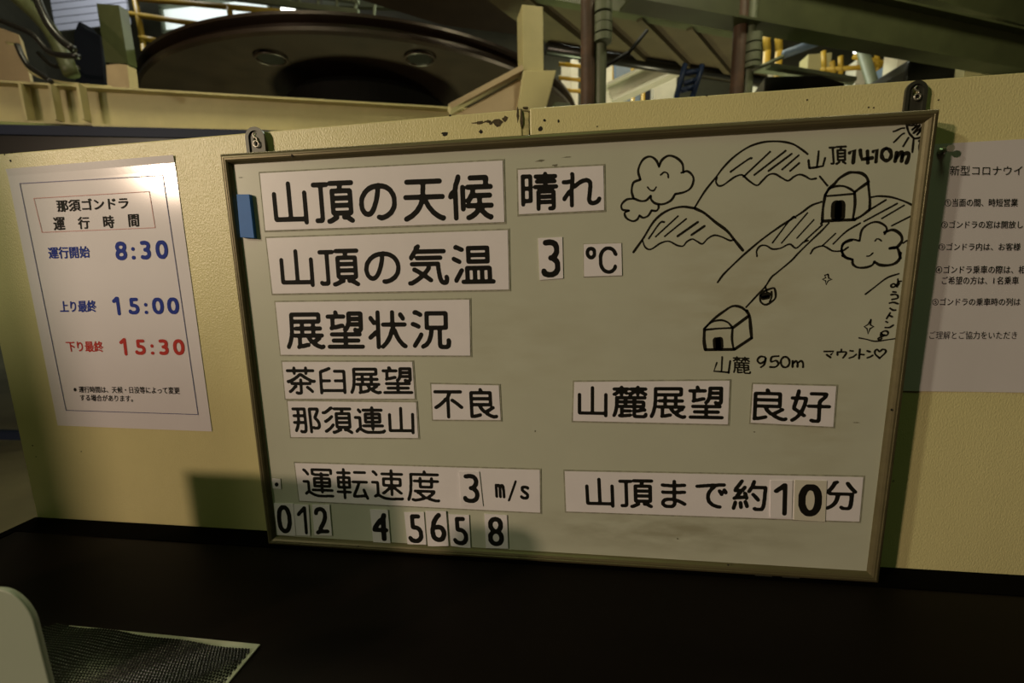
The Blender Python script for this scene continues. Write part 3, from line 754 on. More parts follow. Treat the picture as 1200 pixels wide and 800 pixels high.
for i, (q, ch, tq, lab) in enumerate([
    ([(321, 589.5), (343.5, 590), (346.5, 627.5), (324, 626.5)], '0', [(323.5, 591.5), (340.5, 592), (343, 625), (326, 624.5)], 'number card 0 in the bottom row, beside the left frame'),
    ([(344, 591), (361.5, 591.5), (363.5, 627.5), (347.5, 627)], '1', [(347, 593), (358.5, 593), (361, 626), (350, 626)], 'number card 1 in the bottom row between the 0 and 2'),
    ([(365.5, 591), (386, 591.5), (389, 627.5), (368.5, 627)], '2', [(367.5, 593.5), (383.5, 594), (386.5, 626), (369.5, 626)], 'number card 2 in the bottom row below the 運転速度 strip'),
    ([(433.5, 597), (454.5, 597.5), (457.5, 636.5), (437.5, 635.5)], '4', [(435.5, 600.5), (454, 601), (456, 634), (437, 633.5)], 'number card 4 standing apart in the bottom row'),
    ([(473.5, 600), (496.5, 600), (499.5, 638), (477.5, 637.5)], '5', [(476.5, 602), (493.5, 602.5), (497, 636.5), (479, 636)], 'number card 5 in the bottom row, left of the 6'),
    ([(498.5, 598.5), (522.5, 599), (525.5, 639.5), (501.5, 640)], '6', [(503, 600.5), (521, 601), (524, 635), (505, 635)], 'number card 6 between the two 5 cards in the bottom row'),
    ([(525.5, 602.5), (549.5, 603.5), (551.5, 642.5), (528.5, 639.5)], '5', [(529, 605), (546.5, 605.5), (549.5, 639.5), (531.5, 638)], 'number card 5 in the bottom row, right of the 6'),
    ([(567.5, 602), (594, 603.5), (595.5, 642.5), (569.5, 642)], '8', [(571, 605), (589.5, 605.5), (591, 640), (572.5, 639.5)], 'number card 8, rightmost of the bottom row')]):
    sign('number_card', q, [(ch, tq, dict(r=0.053))], lab, DGp, cat=NC, lift=0.0003 + 0.0009 * (i in (5,)), margin=0)
# blue magnet
q = [PY(277, 227.5, -0.0375), PY(292, 227.5, -0.0375), PY(298, 279, -0.0375), PY(281.5, 278, -0.0375)]
tag(MB().prism(q, (0, 0.006, 0)).build('bar_magnet', MT['bluemag'], bevel=0.0006), 'plain blue bar magnet stuck near the left frame of the whiteboard', 'magnet')

# ---------------------------------------------------------------- posters on the partition
def sheet(root, quadw, m, thick, curl, name='sheet', y0=-0.0006):
    """quadw: TL TR BR BL world (x, z); curl(a, b) gives the lift off the wall"""
    nx, nz = 24, 40; vs = []; fs = []
    q = [np.array([p[0], 0, p[1]]) for p in quadw]
    for side in (0, 1):
        for j in range(nz + 1):
            for i in range(nx + 1):
                p = bil(q, i / nx, 1 - (j / nz)); vs.append((p[0], y0 - curl(i / nx, 1 - j / nz) + side * thick, p[2]))
    k = (nx + 1) * (nz + 1)
    for j in range(nz):
        for i in range(nx):
            a0 = j * (nx + 1) + i; f = (a0, a0 + nx + 1, a0 + nx + 2, a0 + 1)
            fs.append(f); fs.append(tuple(x + k for x in reversed(f)))
    for i in range(nx):
        fs.append((i, i + 1, i + 1 + k, i + k)); e = nz * (nx + 1); fs.append((e + i, e + i + k, e + i + 1 + k, e + i + 1))
    for j in range(nz):
        a0 = j * (nx + 1); fs.append((a0, a0 + k, a0 + nx + 1 + k, a0 + nx + 1)); a1 = a0 + nx; fs.append((a1, a1 + nx + 1, a1 + nx + 1 + k, a1 + k))
    return MB().add(vs, fs).build(name, m, root)
def w2(u_, v_): p = PY(u_, v_, -0.0015); return (p[0], p[2])
LINE = {}
def line_of(s_, quad, y, **k):
    mb = MB(); letter(mb, s_, quad, y, **k)
    o_ = flat(mb, 'lettering', LINE['m'], LINE['p'])
    if LINE.get('l'): tag(o_, LINE['l'])
pr = empty('timetable_poster', (*PY(150, 502, 0)[:1], -0.001, PY(150, 502, 0)[2]))
tag(pr, 'laminated white poster of operating hours with blue and red times, left of the whiteboard', 'poster')
sheet(pr, [w2(7, 198), w2(203, 181.5), w2(248, 505.5), w2(67, 498.5)], MT['poster'], 0.0004,
      lambda a_, b_: 0.0002 + 0.0012 * max(0, (b_ - 0.955) / 0.045) ** 2 * (0.9 + 0.25 * math.sin(a_ * 7 + 1)) + 0.0004 * math.sin(a_ * 3.1) * (1 - b_))
YT = -0.00135
def outline(mb, quad, wd, y):
    P = [PY(u_, v_, y) for u_, v_ in quad]; ce = sum(P) / 4
    inn = [p + np.array([-math.copysign(wd, (p - ce)[0]), 0, -math.copysign(wd, (p - ce)[2])]) for p in P]
    mb.add(P + inn, [(i, (i + 1) % 4, 4 + (i + 1) % 4, 4 + i) for i in range(4)])
m = MB(); outline(m, [(22.5, 214.5), (191, 205), (232.5, 486), (77, 481)], 0.0012, YT); flat(m, 'border', MT['navyline'], pr)
m = MB(); outline(m, [(39, 232), (175, 224), (182, 267), (49, 272.5)], 0.0009, YT); flat(m, 'title_box', MT['redline'], pr)
LINE.update(m=MT['ink'], p=pr, l=None)
bd = dict(bold=0.022)
line_of('那須ゴンドラ', [(65, 234), (149.5, 230.5), (150.5, 244.5), (67.5, 248.5)], YT, **bd)
line_of('運', [(61.5, 254.5), (75, 254), (76.5, 269), (63.5, 270)], YT, **bd)
line_of('行', [(90.5, 254), (104, 253.5), (105, 268), (92, 268.5)], YT, **bd)
line_of('時', [(120, 252.5), (133, 252), (134, 267), (121.5, 267.5)], YT, **bd)
line_of('間', [(149.5, 251), (162, 250.5), (163, 265.5), (151, 266)], YT, **bd)
line_of('※運行時間は、天候・日没等によって変更', [(85.5, 452.3), (210, 453.3), (211, 461.7), (86.5, 459.8)], YT, bold=0.02)
line_of('する場合があります。', [(93.5, 462), (155.5, 463), (156, 471), (94, 469.5)], YT, bold=0.02)
LINE.update(m=MT['blueprint'], l='dark blue lettering')
line_of('運行開始', [(55.5, 289.5), (104, 288), (105.5, 302), (57.5, 303.5)], YT, bold=0.022)
line_of('上り最終', [(69, 352.5), (112, 351.5), (113, 365.5), (70.5, 366)], YT, bold=0.022)
line_of('8:30', [(134, 283), (195.5, 281), (197.5, 303), (136, 305)], YT, r=0.08)
line_of('15:00', [(130.5, 347.5), (208.5, 346.5), (210.5, 369), (133.5, 369.5)], YT, r=0.08)
LINE.update(m=MT['redprint'], l='red lettering')
line_of('下り最終', [(76.5, 399.5), (120, 399.5), (121.5, 412.5), (79, 412)], YT, bold=0.022)
line_of('15:30', [(139, 396), (215, 395.5), (217, 417), (141.5, 416.5)], YT, r=0.08)

nr_ = empty('visitor_notice', (1.1, -0.001, 0.26))
tag(nr_, 'white paper notice with numbered black lines partly hidden behind the right frame of the whiteboard', 'notice')
zt_, zb_ = PY(1150, 166, 0)[2], PY(1150, 459.5, 0)[2]
x0_ = 0.921
sheet(nr_, [(x0_, zt_), (x0_ + 0.42, zt_ + 0.001), (x0_ + 0.42, zb_), (x0_, zb_ + 0.001)], MT['notice'], 0.0003,
      lambda a_, b_: 0.0002 + 0.0004 * (1 + math.sin(a_ * 20)) * (1 - b_))
LINE.update(m=MT['ink'], p=nr_, l=None); YN = -0.0018
def nline(s, x0, ya, yb, x1=1199, slope=0.0, adv=None, bold=0.006):
    line_of(s, [(x0, ya), (x1, ya + slope), (x1 - 0.5, yb + slope), (x0 - 0.5, yb)], YN, bold=bold)
nline('新型コロナウイ', 1113.5, 194, 205.5, 1198, bold=0.0)
nline('①当面の間、時短営業', 1107.5, 232.5, 242, 1193)
nline('②ゴンドラの窓は開放し', 1103.5, 258.5, 267.5, 1199)
nline('③ゴンドラ内は、お客様', 1100.5, 284.5, 293.5, 1196)
nline('④ゴンドラ乗車の際は、相', 1097, 311, 320.5, 1202)
nline('ご希望の方は、1名乗車', 1104, 323.8, 333.2, 1194)
nline('⑤ゴンドラの乗車時の列は', 1093, 349, 358, 1196)
nline('ご理解とご協力をいただき', 1089.5, 388, 397.2, 1192, bold=0.0)
pp = empty('push_pin', PY(1111, 176, -0.003)); tag(pp, 'clear push pin in the upper left corner of the paper notice', 'push pin')
c0 = PY(1104, 177, -0.003)
MB().tube([(c0[0], -0.0018, c0[2]), (c0[0], -0.004, c0[2]), (c0[0], -0.006, c0[2]), (c0[0], -0.012, c0[2]), (c0[0], -0.014, c0[2]), (c0[0], -0.0155, c0[2])],
          [0.0045, 0.0045, 0.0022, 0.0024, 0.0042, 0.004], 14).build('pin_head', MT['pin'], pp, smooth=False)

# ---------------------------------------------------------------- things on the counter
ps = PZ(305, 755, 0.001)
sr = MB(); x1, y1 = ps[0], ps[1]
sr.prism([(x1, y1, 0.0016), (x1 - 0.262, y1 + 0.001, 0.0016), (x1 - 0.266, y1 - 0.2, 0.0016), (x1 - 0.003, y1 - 0.205, 0.0016)], (0, 0, -0.0016))
tag(sr.build('plastic_sheet', MT['sheet'], bevel=0.0003), 'thin off-white sheet lying under the black mesh mat', 'sheet')
mm = MB(); pit = 0.0039
xa, xb = -0.170, x1 - 0.004
ny = 62; nxm = int((xb - xa) / pit)
def my(x, j): t = (x - xa) / (xb - xa); return (-0.2125 * (1 - t) + -0.2230 * t) - j * pit * 0.82 + 0.0012 * math.sin(x * 60 + j * 0.2)
def mz(x, y): return 0.0030 + 0.0010 * math.sin(x * 38) * math.sin(y * 45 + 1)
for j in range(ny):
    for i in range(nxm + 1):
        if i < 3 - j: continue
        x = xa + (i + 0.5 * (j % 2)) * pit; y = my(x, j); z = mz(x, y)
        rnd = random.uniform(0.86, 1.08); rx, ry = pit * 0.47 * rnd, pit * 0.37 * rnd
        ring = [(x + rx * math.cos(k * math.pi / 3), y + ry * math.sin(k * math.pi / 3), z) for k in range(6)]
        low = [(p[0], p[1], z - 0.0013) for p in ring]
        mm.add(ring + low + [(x, y, z + 0.0011)], [(k, (k + 1) % 6, 12) for k in range(6)] + [(6 + k, 6 + (k + 1) % 6, (k + 1) % 6, k) for k in range(6)])
        if j + 1 < ny:
            for sx in (-0.5, 0.5):
                x2 = x + sx * pit; y2 = my(x2, j + 1); e = 0.00055; zz = z - 0.0003
                if x2 < xa + (2 - j) * pit or x2 > xb + pit: continue
                mm.add([(x - e, y, zz), (x + e, y, zz), (x2 + e, y2, zz), (x2 - e, y2, zz)], [(0, 1, 2, 3)])
tag(mm.build('mesh_mat', MT['mat'], fix=False), 'black open-mesh rubber mat with a ragged edge on the counter at the lower left', 'mat')
# off-white container at the lower left corner
yC = -0.36
pT = PY(0, 691, yC); pR = PY(41, 735, yC)
xr, zt = pR[0], pT[2]; rc = 0.026; xl = xr - 0.12
prof = [(xr + 0.004, 0.0)] + [(xr - rc + rc * math.cos(t), zt - rc * 1.15 + rc * 1.15 * math.sin(t)) for t in np.linspace(0, math.pi / 2, 16)] + \
       [(xl + rc - rc * math.sin(t), zt - rc * 1.15 + rc * 1.15 * math.cos(t)) for t in np.linspace(0, math.pi / 2, 16)] + [(xl, 0.0)]
bin_ = empty('card_stand', ((xl + xr) / 2, yC, 0)); tag(bin_, 'off-white plastic stand with rounded top corners at the lower left corner', 'stand')
MB().prism([(x, yC, z) for x, z in prof], (0, 0.004, 0)).build('plate', MT['tub'], bin_, bevel=0.0012, smooth=False)
MB().box((-0.33, yC + 0.0, 0.1185), (0.34, 0.05, 0.237)).build('shadow_box', MT['tub'], bin_, bevel=0.004)  # out-of-view box added to cast a shadow on partition and board
MB().box(((xl + xr) / 2, yC + 0.002, 0.003), (xr - xl + 0.01, 0.05, 0.006)).build('foot', MT['tub'], bin_, bevel=0.002)

# ================================================================ machinery hall beyond the partition
ZC = CC[2]
def rect(w_, h_, x=0, z=0): return [(x - w_ / 2, z), (x + w_ / 2, z), (x + w_ / 2, z + h_), (x - w_ / 2, z + h_)]
def ibeam(w_, h_, t=0.02): 
    return [(-w_/2, 0), (w_/2, 0), (w_/2, t), (t/2, t), (t/2, h_-t), (w_/2, h_-t), (w_/2, h_), (-w_/2, h_), (-w_/2, h_-t), (-t/2, h_-t), (-t/2, t), (-w_/2, t)]
def ext(p, q, e0, e1):
    p, q = np.array(p), np.array(q); t = (q - p) / np.linalg.norm(q - p); return p - t * e0, q + t * e1
# cream girder
h = 1.4
p, q = ext(PZ(0, 99, ZC + h), PZ(540, 130, ZC + h), 0.8, 0.15)
gd = empty('machine_girder', (p + q) / 2 - np.array([0, 0, 0.26])); tag(gd, 'cream painted steel girder with ribs running under the big wheel', 'girder')
MB().beam(p - np.array([0, 0, 0.27]), q - np.array([0, 0, 0.27]), ibeam(0.16, 0.27, 0.014)).build('girder_beam', MT['cream'], gd)
tdir = (q - p) / np.linalg.norm(q - p); ndir = np.array([tdir[1], -tdir[0], 0])
ANG = math.atan2(tdir[1], tdir[0])
for u_ in (34, 68, 100):
    s = PZ(u_, 100, ZC + h); MB().box(s + ndir * 0.045 - np.array([0, 0, 0.135]), (0.016, 0.075, 0.24), ANG).build('rib', MT['cream'], gd)
# girder supports
for f_ in (0.35, 0.93):
    s = p + (q - p) * f_; MB().box((s[0], s[1], (s[2] - 0.27 - 1.0) / 2), (0.2, 0.2, s[2] - 0.27 + 1.0), ANG).build('support_leg', MT['cream'], gd)
# navy beam below
p2, q2 = ext(PZ(0, 147, ZC + 1.02), PZ(235, 152, ZC + 1.02), 1.0, 1.5)
nb = empty('navy_rail', (p2 + q2) / 2 - np.array([0, 0, 0.1])); tag(nb, 'dark navy rail below the cream girder at the far left', 'rail')
MB().beam(p2 - np.array([0, 0, 0.06]), q2 - np.array([0, 0, 0.06]), rect(0.05, 0.06)).build('top_rail', MT['navy'], nb)
MB().beam(p2 - np.array([0, 0, 0.30]), q2 - np.array([0, 0, 0.30]), rect(0.03, 0.235)).build('web', MT['black'], nb)
for f_ in (0.5, 0.9):
    s = p2 + (q2 - p2) * f_; MB().box((s[0], s[1], (s[2] - 0.3 - 1.0) / 2), (0.08, 0.08, s[2] - 0.3 + 1.0), ANG).build('support_leg', MT['navy'], nb)

# bull wheel
wc = np.array([-1.98, 5.365, ZC + 1.88]); R = 2.60
bw = empty('bullwheel', wc); tag(bw, 'huge dark horizontal cable wheel above the cream girder', 'wheel')
MB().lathe(wc, [(R - 0.16, 0.0), (R - 0.02, 0.0), (R, 0.02), (R, 0.05), (R - 0.07, 0.075), (R - 0.07, 0.11), (R, 0.135), (R, 0.16), (R - 0.02, 0.17), (R - 0.16, 0.17)], 128).build('rim', MT['rim'], bw, smooth=False)
MB().lathe(wc, [(0.5, 0.03), (R - 0.15, 0.03), (R - 0.15, 0.05), (0.5, 0.05)], 96).build('web_plate', MT['olive'], bw)
hubc = np.array([*PZ(425, 92, ZC + 1.72)[:2], ZC + 1.55]); hubc[1] = wc[1]; hubc[0] = wc[0]
gc_ = PZ(418, 74, ZC + 1.86); gdir = (wc - gc_); gdir[2] = 0; gdir /= np.linalg.norm(gdir); gc_ = gc_ + gdir * 0.86
MB().lathe(np.array([gc_[0], gc_[1], ZC + 1.50]), [(0.84, 0), (0.86, 0.03), (0.86, 0.22), (0.8, 0.28), (0.5, 0.33)], 64).build('gearbox', MT['soot'], bw)
MB().lathe(np.array([wc[0], wc[1], -1.0]), [(0.4, 0), (0.4, ZC + 2.4)], 32).build('pedestal', MT['soot'], bw)
for u_, v_ in ((492, 69), (318, 69)):
    s = PZ(u_, v_, ZC + 1.86)
    m = MB(); m.tube([(s[0] + 0.13 * math.cos(t), s[1] + 0.11 * math.sin(t), s[2] - 0.003) for t in np.linspace(0, 2 * math.pi, 25)], 0.010, 8, False)
    hh = m.build('hole_ring', MT['rim'], bw, smooth=True)
    MB().lathe((s[0], s[1], s[2] - 0.004), [(0.01, 0), (0.10, 0), (0.10, 0.003)], 24).build('opening', MT['black'], hh)
s = PY(257, 101, 4.1)
tag(MB().lathe((s[0], 4.1, -1.0), [(0.10, 0), (0.10, s[2] + 0.86), (0.20, s[2] + 0.88), (0.24, s[2] + 0.9), (0.24, s[2] + 1.0), (0.2, s[2] + 1.02)], 40).build('rope_drum', MT['black']), 'low black drum on a stem under the left of the big wheel', 'drum')

# cream post with bracket
def col(u_, y_, w_, d_, z0, z1, m_, parent, name, ang=ANG, v_=100, dx=0):
    s = PY(u_, v_, y_); return MB().box((s[0] + dx, s[1] + d_ / 2, (z0 + z1) / 2), (w_, d_, z1 - z0), ang).build(name, m_, parent, bevel=0.006)
s = PY(622, 80, 2.7); po = empty('bracket_post', (s[0], s[1], -1.0)); tag(po, 'cream box-section post with a slanting brace right of the big wheel', 'post')
zt1 = PY(622, 6, 2.7)[2]; zm = PY(622, 82, 2.7)[2]
col(621, 2.7, 0.155, 0.16, zm - 0.01, zt1, MT['cream'], po, 'upper_post')
a1, a2 = PY(613, 82, 2.66), PY(652, 82, 2.66); b1, b2 = PY(606, 128, 2.66), PY(639, 132, 2.66)
MB().prism([a1, a2, b2 - [0, 0, 0], b1], (-0.05, 0.22, 0)).build('lower_block', MT['cream'], po, bevel=0.006)
col(622, 2.7, 0.19, 0.2, -1.0, b2[2] + 0.01, MT['cream'], po, 'lower_post', v_=130)
p3, q3 = PY(612, 86, 2.72), PY(528, 131, 2.55)
MB().beam(q3, p3, rect(0.12, 0.035)).build('brace', MT['tan'], po)
MB().prism([p3 + [0, .01, -.02], q3 + [0.03, .01, -.02], PY(612, 133, 2.7)], (0, 0.02, 0)).build('gusset', MT['tan'], po)
tag(MB().box((*(PY(657, 110, 3.1)[:2]), 0.4), (0.12, 0.1, 2 * 1.36), ANG).build('slim_post', MT['green']), 'slim dark green post just right of the cream bracket post', 'post')

# hanging pipe columns
def pipes(ub, y_, dv, label, ztop=4.6, wpx=15):
    k = (y_ + 0.62) / FPX; s1 = PY(ub, 60, y_); e = empty('pipe_column', (s1[0], y_, -1.0)); tag(e, label, 'column')
    MB().tube([(s1[0], y_, -1.0), (s1[0], y_, ztop)], wpx * k / 2, 20).build('rusty_pipe', MT['rust'], e, smooth=True)
    s2 = PY(ub + wpx, 60, y_)
    MB().tube([(s2[0], y_ + 0.02, -1.0), (s2[0], y_ + 0.02, ztop)], 0.42 * wpx * k, 20).build('green_pipe', MT['pgreen'], e, smooth=True)
    for (v0, v1) in dv:
        z0, z1 = PY(ub + 16, v1, y_)[2], PY(ub + 16, v0, y_)[2]
        MB().tube([(s2[0] + 0.01, y_ - 0.01, z0), (s2[0] + 0.01, y_ - 0.01, z1)], 0.62 * wpx * k, 20).build('collar', MT['pgreen'], e)
pipes(689, 2.0, [(4, 17), (20, 30), (31, 41), (43, 51)], 'rusty pipe column with ribbed grey collars, nearer the cream bracket post')
pipes(866, 2.6, [(42, 52), (54, 63), (65, 74), (76, 81)], 'dark rusty pipe column with collars, left of the black engine box', wpx=13)

# green crane beams and deck
def zbeam(name, a_, b_, h_, w_, ht, m_, label, e0=0, e1=0, cat='beam', I=True):
    p_, q_ = ext(PZ(*a_, ZC + h_), PZ(*b_, ZC + h_), e0, e1)
    return tag(MB().beam(p_, q_, ibeam(w_, ht, 0.015) if I else rect(w_, ht)).build(name, m_), label, cat)
zbeam('steel_beam', (905, 36), (1200, 88), 1.55, 0.14, 0.30, MT['green'], 'wide dark green steel beam slanting across the upper right', 1.1, 1.5)
zbeam('steel_beam', (1110, 12), (1200, 37), 2.0, 0.12, 0.3, MT['green'], 'dark green steel beam in the top right corner above the wide one', 1.5, 1.5)
dk = [PZ(540, -22, ZC + 2.1), PZ(862, 38, ZC + 2.1), PZ(900, 92, ZC + 2.1), PZ(640, 50, ZC + 2.1)]
de = empty('overhead_deck', sum(dk) / 4); tag(de, 'brown underside of a raised deck between the pipe columns and the wheel', 'deck')
MB().prism(dk, (0, 0, 0.03)).build('deck_plate', MT['brown'], de)
MB().beam(dk[0] - [0, 0, .03], dk[1] - [0, 0, .03], rect(0.08, 0.16)).build('edge_beam', MT['green'], de)
MB().tube([dk[3] - [0, 0, .05], dk[2] - [0, 0, .05]], 0.05, 12).build('edge_pipe', MT['black'], de, smooth=True)
for f_ in (0.2, 0.4, 0.6, 0.8):
    MB().beam(dk[0] + (dk[1] - dk[0]) * f_, dk[3] + (dk[2] - dk[3]) * f_, rect(0.05, 0.05, 0, -0.05)).build('rib', MT['brown'], de)
d2 = [PZ(385, -12, ZC + 2.6), PZ(560, -20, ZC + 2.6), PZ(640, 45, ZC + 2.6), PZ(520, 30, ZC + 2.6)]
tag(MB().prism(d2, (0, 0, 0.05)).build('ceiling_slab', MT['brown']), 'dark brown plate over the right side of the big wheel', 'plate')
zbeam('crane_rail', (690, 2), (858, 26), 2.5, 0.1, 0.15, MT['green'], 'olive green rail above the raised deck at the top centre', 1.0, 2.0)

# railings, ladders and far parts
def bars(name, segs, y_, r_, m_, label, cat, part_names=None, dy=0.0):
    P0 = PY(*segs[0][0], y_); e = empty(name, (P0[0], y_, P0[2])); tag(e, label, cat)
    for i, (s0, s1, *nm) in enumerate(segs):
        nm = nm[0] if nm else 'bar'
        a_, b_ = PY(*s0, y_), PY(*s1, y_ + dy)
        m = MB(); m.tube([a_, b_], r_, 8)
        if nm in ('post', 'side_rail'):
            lo_ = a_ if a_[2] < b_[2] else b_
            m.tube([lo_ + [0, 0, 0.01], (lo_[0], lo_[1], -1.0)], r_ * 0.98, 8)
        m.build(nm, m_, e, smooth=True)
    return e
bars('guard_rail', [((640, 57), (724, 68), 'rail'), ((655, 75), (715, 80), 'rail'), ((655, 91), (722, 98), 'rail'), ((655, 105), (700, 108), 'rail'),
                    ((715, 64), (713, 125), 'post'), ((708, 62), (707, 125), 'post')], 6.0, 0.028, MT['yellow'], 'yellow guard rail behind the nearer rusty pipe column', 'railing')
bars('guard_rail', [((712, 67), (758, 74), 'rail'), ((715, 99), (775, 101), 'rail'), ((741, 66), (742, 104), 'post'), ((754, 75), (754, 100), 'post'), ((758, 74), (768, 92), 'brace'), ((716, 66), (718, 115), 'post')],
     6.6, 0.03, MT['yellow'], 'yellow guard rail behind the slanting cream beam', 'railing')
bars('guard_rail', [((1028, 0), (1028, 95), 'post'), ((1055, 62), (1052, 95), 'post'), ((962, 82), (1058, 76), 'rail'), ((965, 60), (966, 85), 'post'), ((975, 72), (977, 86), 'post'), ((985, 66), (985, 84), 'post'), ((1000, 66), (1055, 78), 'rail')],
     6.2, 0.032, MT['yellow'], 'yellow guard rail left of the black round housing at the right', 'railing')
bars('guard_rail', [((890, 35), (920, 34), 'rail'), ((898, 34), (899, 60), 'post'), ((912, 33), (913, 60), 'post'), ((850, 20), (862, 26), 'rail')], 5.6, 0.045, MT['yellow'], 'yellow frame under the wide green beam, right of the dark pipe column', 'railing')
bars('guard_rail', [((158, -5), (168, 52), 'post'), ((150, 16), (250, 31), 'rail'), ((160, -2), (330, 14), 'rail'), ((268, 6), (271, 24), 'post'), ((165, 44), (185, 48), 'rail')], 7.6, 0.05, MT['yellow'], 'yellow guard rail before the bright window at the upper left', 'railing')
bars('ladder', [((803, 75), (793, 112), 'side_rail'), ((823, 76), (812, 112), 'side_rail'), ((801, 98), (816, 94), 'rung'), ((798, 106), (814, 102), 'rung'), ((803, 86), (820, 83), 'rung')], 3.6, 0.024, MT['navy'], 'navy blue ladder between the two rusty pipe columns', 'ladder')
p5, q5 = PY(718, 122, 5.0), PY(835, 68, 5.0)
tag(MB().beam(p5, q5, ibeam(0.2, 0.22, 0.03)).build('slanting_beam', MT['white']), 'pale cream beam slanting up behind the navy ladder', 'beam')
tag(MB().box((*PY(778, 80, 5.6)[:2], 1.2), (0.28, 0.2, 4.4)).build('pale_column', MT['white']), 'pale cream column behind the slanting beam', 'column')
tag(MB().box((*PY(705, 100, 5.3)[:2], 1.0), (0.24, 0.2, 4.0)).build('pale_column', MT['white']), 'pale cream column behind the nearer pipe column', 'column')
s = PY(942, 98, 3.2); eb = empty('engine_box', (s[0], 3.2, 1.0)); tag(eb, 'black machine housing behind the partition below the wide green beam', 'housing')
za, zb2 = PY(942, 86, 3.2)[2], PY(942, 110, 3.2)[2]
MB().prism([(PY(897, 84, 3.2)[0], 3.2, za), (PY(962, 90, 3.2)[0], 3.2, za - 0.02), (PY(990, 97, 3.2)[0], 3.2, za - 0.09), (PY(990, 97, 3.2)[0], 3.2, -1.0), (PY(897, 84, 3.2)[0], 3.2, -1.0)], (0.1, 0.7, 0)).build('casing', MT['black'], eb, bevel=0.01)
MB().beam(PY(900, 80, 3.15), PY(1000, 96, 3.5), rect(0.05, 0.03)).build('lid_rail', MT['pgreen'], eb)
s = PY(1093, 92, 3.9); rr_ = PY(1125, 92, 3.9)[0] - PY(1062, 92, 3.9)[0]
ge = [(PY(1062, 95, 3.9)[0], 3.9, 1.2), (PY(1062, 82, 3.9)[0], 3.9, PY(1062, 82, 3.9)[2]), (PY(1066, 70, 3.9)[0], 3.9, PY(1066, 70, 3.9)[2]), (PY(1075, 64, 3.9)[0], 3.9, PY(1075, 64, 3.9)[2]), (PY(1123, 66, 3.9)[0], 3.9, PY(1123, 66, 3.9)[2]), (PY(1123, 95, 3.9)[0], 3.9, 1.2)]
tag(MB().prism([(x, y, z if i not in (0, 5) else -1.0) for i, (x, y, z) in enumerate(ge)], (0, 0.6, 0)).build('round_housing', MT['black'], bevel=0.02), 'black housing with a rounded shoulder above the right hanger of the whiteboard', 'housing')
tag(MB().box((*PY(1135, 85, 4.1)[:2], 0.9), (0.22, 0.2, 3.8)).build('pale_column', MT['cream']), 'cream column right of the round-shouldered black housing', 'column')
tag(MB().box((*PY(1052, 85, 4.6)[:2], 1.0), (0.16, 0.2, 4.0)).build('pale_column', MT['white']), 'pale column left of the round-shouldered black housing', 'column')
wp = [PY(*t_, 4.4) for t_ in ((1056, 30), (1058, 20), (1050, 14), (1058, 8), (1068, 10), (1073, 18), (1074, 31))]
tag(MB().prism(wp, (0, 0.15, 0)).build('white_cover', MT['white'], bevel=0.01), 'white cover with a curved top above the wide green beam', 'cover')
bp_ = [PY(*t_, 5.0) for t_ in ((1074, 14), (1185, 42), (1190, 58), (1074, 34))]
bb = empty('machine_casing', sum(bp_) / 4); tag(bb, 'blue-grey machine panels between the two green beams at the upper right', 'machine panel')
MB().prism(bp_, (0, 0.3, 0)).build('casing', MT['bluegrey'], bb)
for sg_ in (((1080, 18), (1108, 22)), ((1082, 25), (1106, 29)), ((1112, 34), (1124, 26)), ((1124, 26), (1140, 28))):
    MB().tube([PY(*sg_[0], 4.95), PY(*sg_[1], 4.95)], 0.03, 8).build('tube', MT['shutter'], bb, smooth=True)
MB().beam(PY(1138, 42, 4.9), PY(1192, 56, 4.9), rect(0.05, 0.035)).build('yellow_strip', MT['yellow'], bb)
tag(MB().tube([PY(1084, 32, 4.5), PY(1097, 33, 4.5)], 0.035, 12).build('warning_lamp', MT['orange'], smooth=True), 'small orange lamp above the wide green beam', 'lamp')

# left corner: leaning post, dark cabinet, tan panel, looping cables
s = PY(133, 60, 2.9); lp = empty('grey_post', (s[0], 2.9, 1.6)); tag(lp, 'grey-green upright plate with a tan foot at the left end of the wheel', 'post')
f4 = [PY(*t_, 2.9) for t_ in ((113, 4), (139, 6), (150, 74), (124, 76))]; MB().prism(f4, (0.0, 0.08, 0)).build('plate', MT['green'], lp)
f5 = [PY(*t_, 2.9) for t_ in ((124, 73), (149, 76), (152, 103), (126, 102))]; MB().prism(f5, (0.0, 0.08, 0)).build('foot', MT['tan'], lp)
tag(MB().prism([PY(*t_, 2.95) for t_ in ((86, 38), (92, 24), (98, 32), (118, 42), (124, 104), (88, 104))], (0, 0.12, 0)).build('dark_cabinet', MT['darknavy'], bevel=0.01), 'very dark navy cabinet beside the grey-green upright plate', 'cabinet')
tag(MB().prism([PY(*t_, 3.1) for t_ in ((-60, 10), (22, 40), (38, 101), (-60, 99))], (-0.1, 0.1, 0)).build('tan_panel', MT['tan'], bevel=0.01), 'tan painted panel at the far upper left', 'panel')
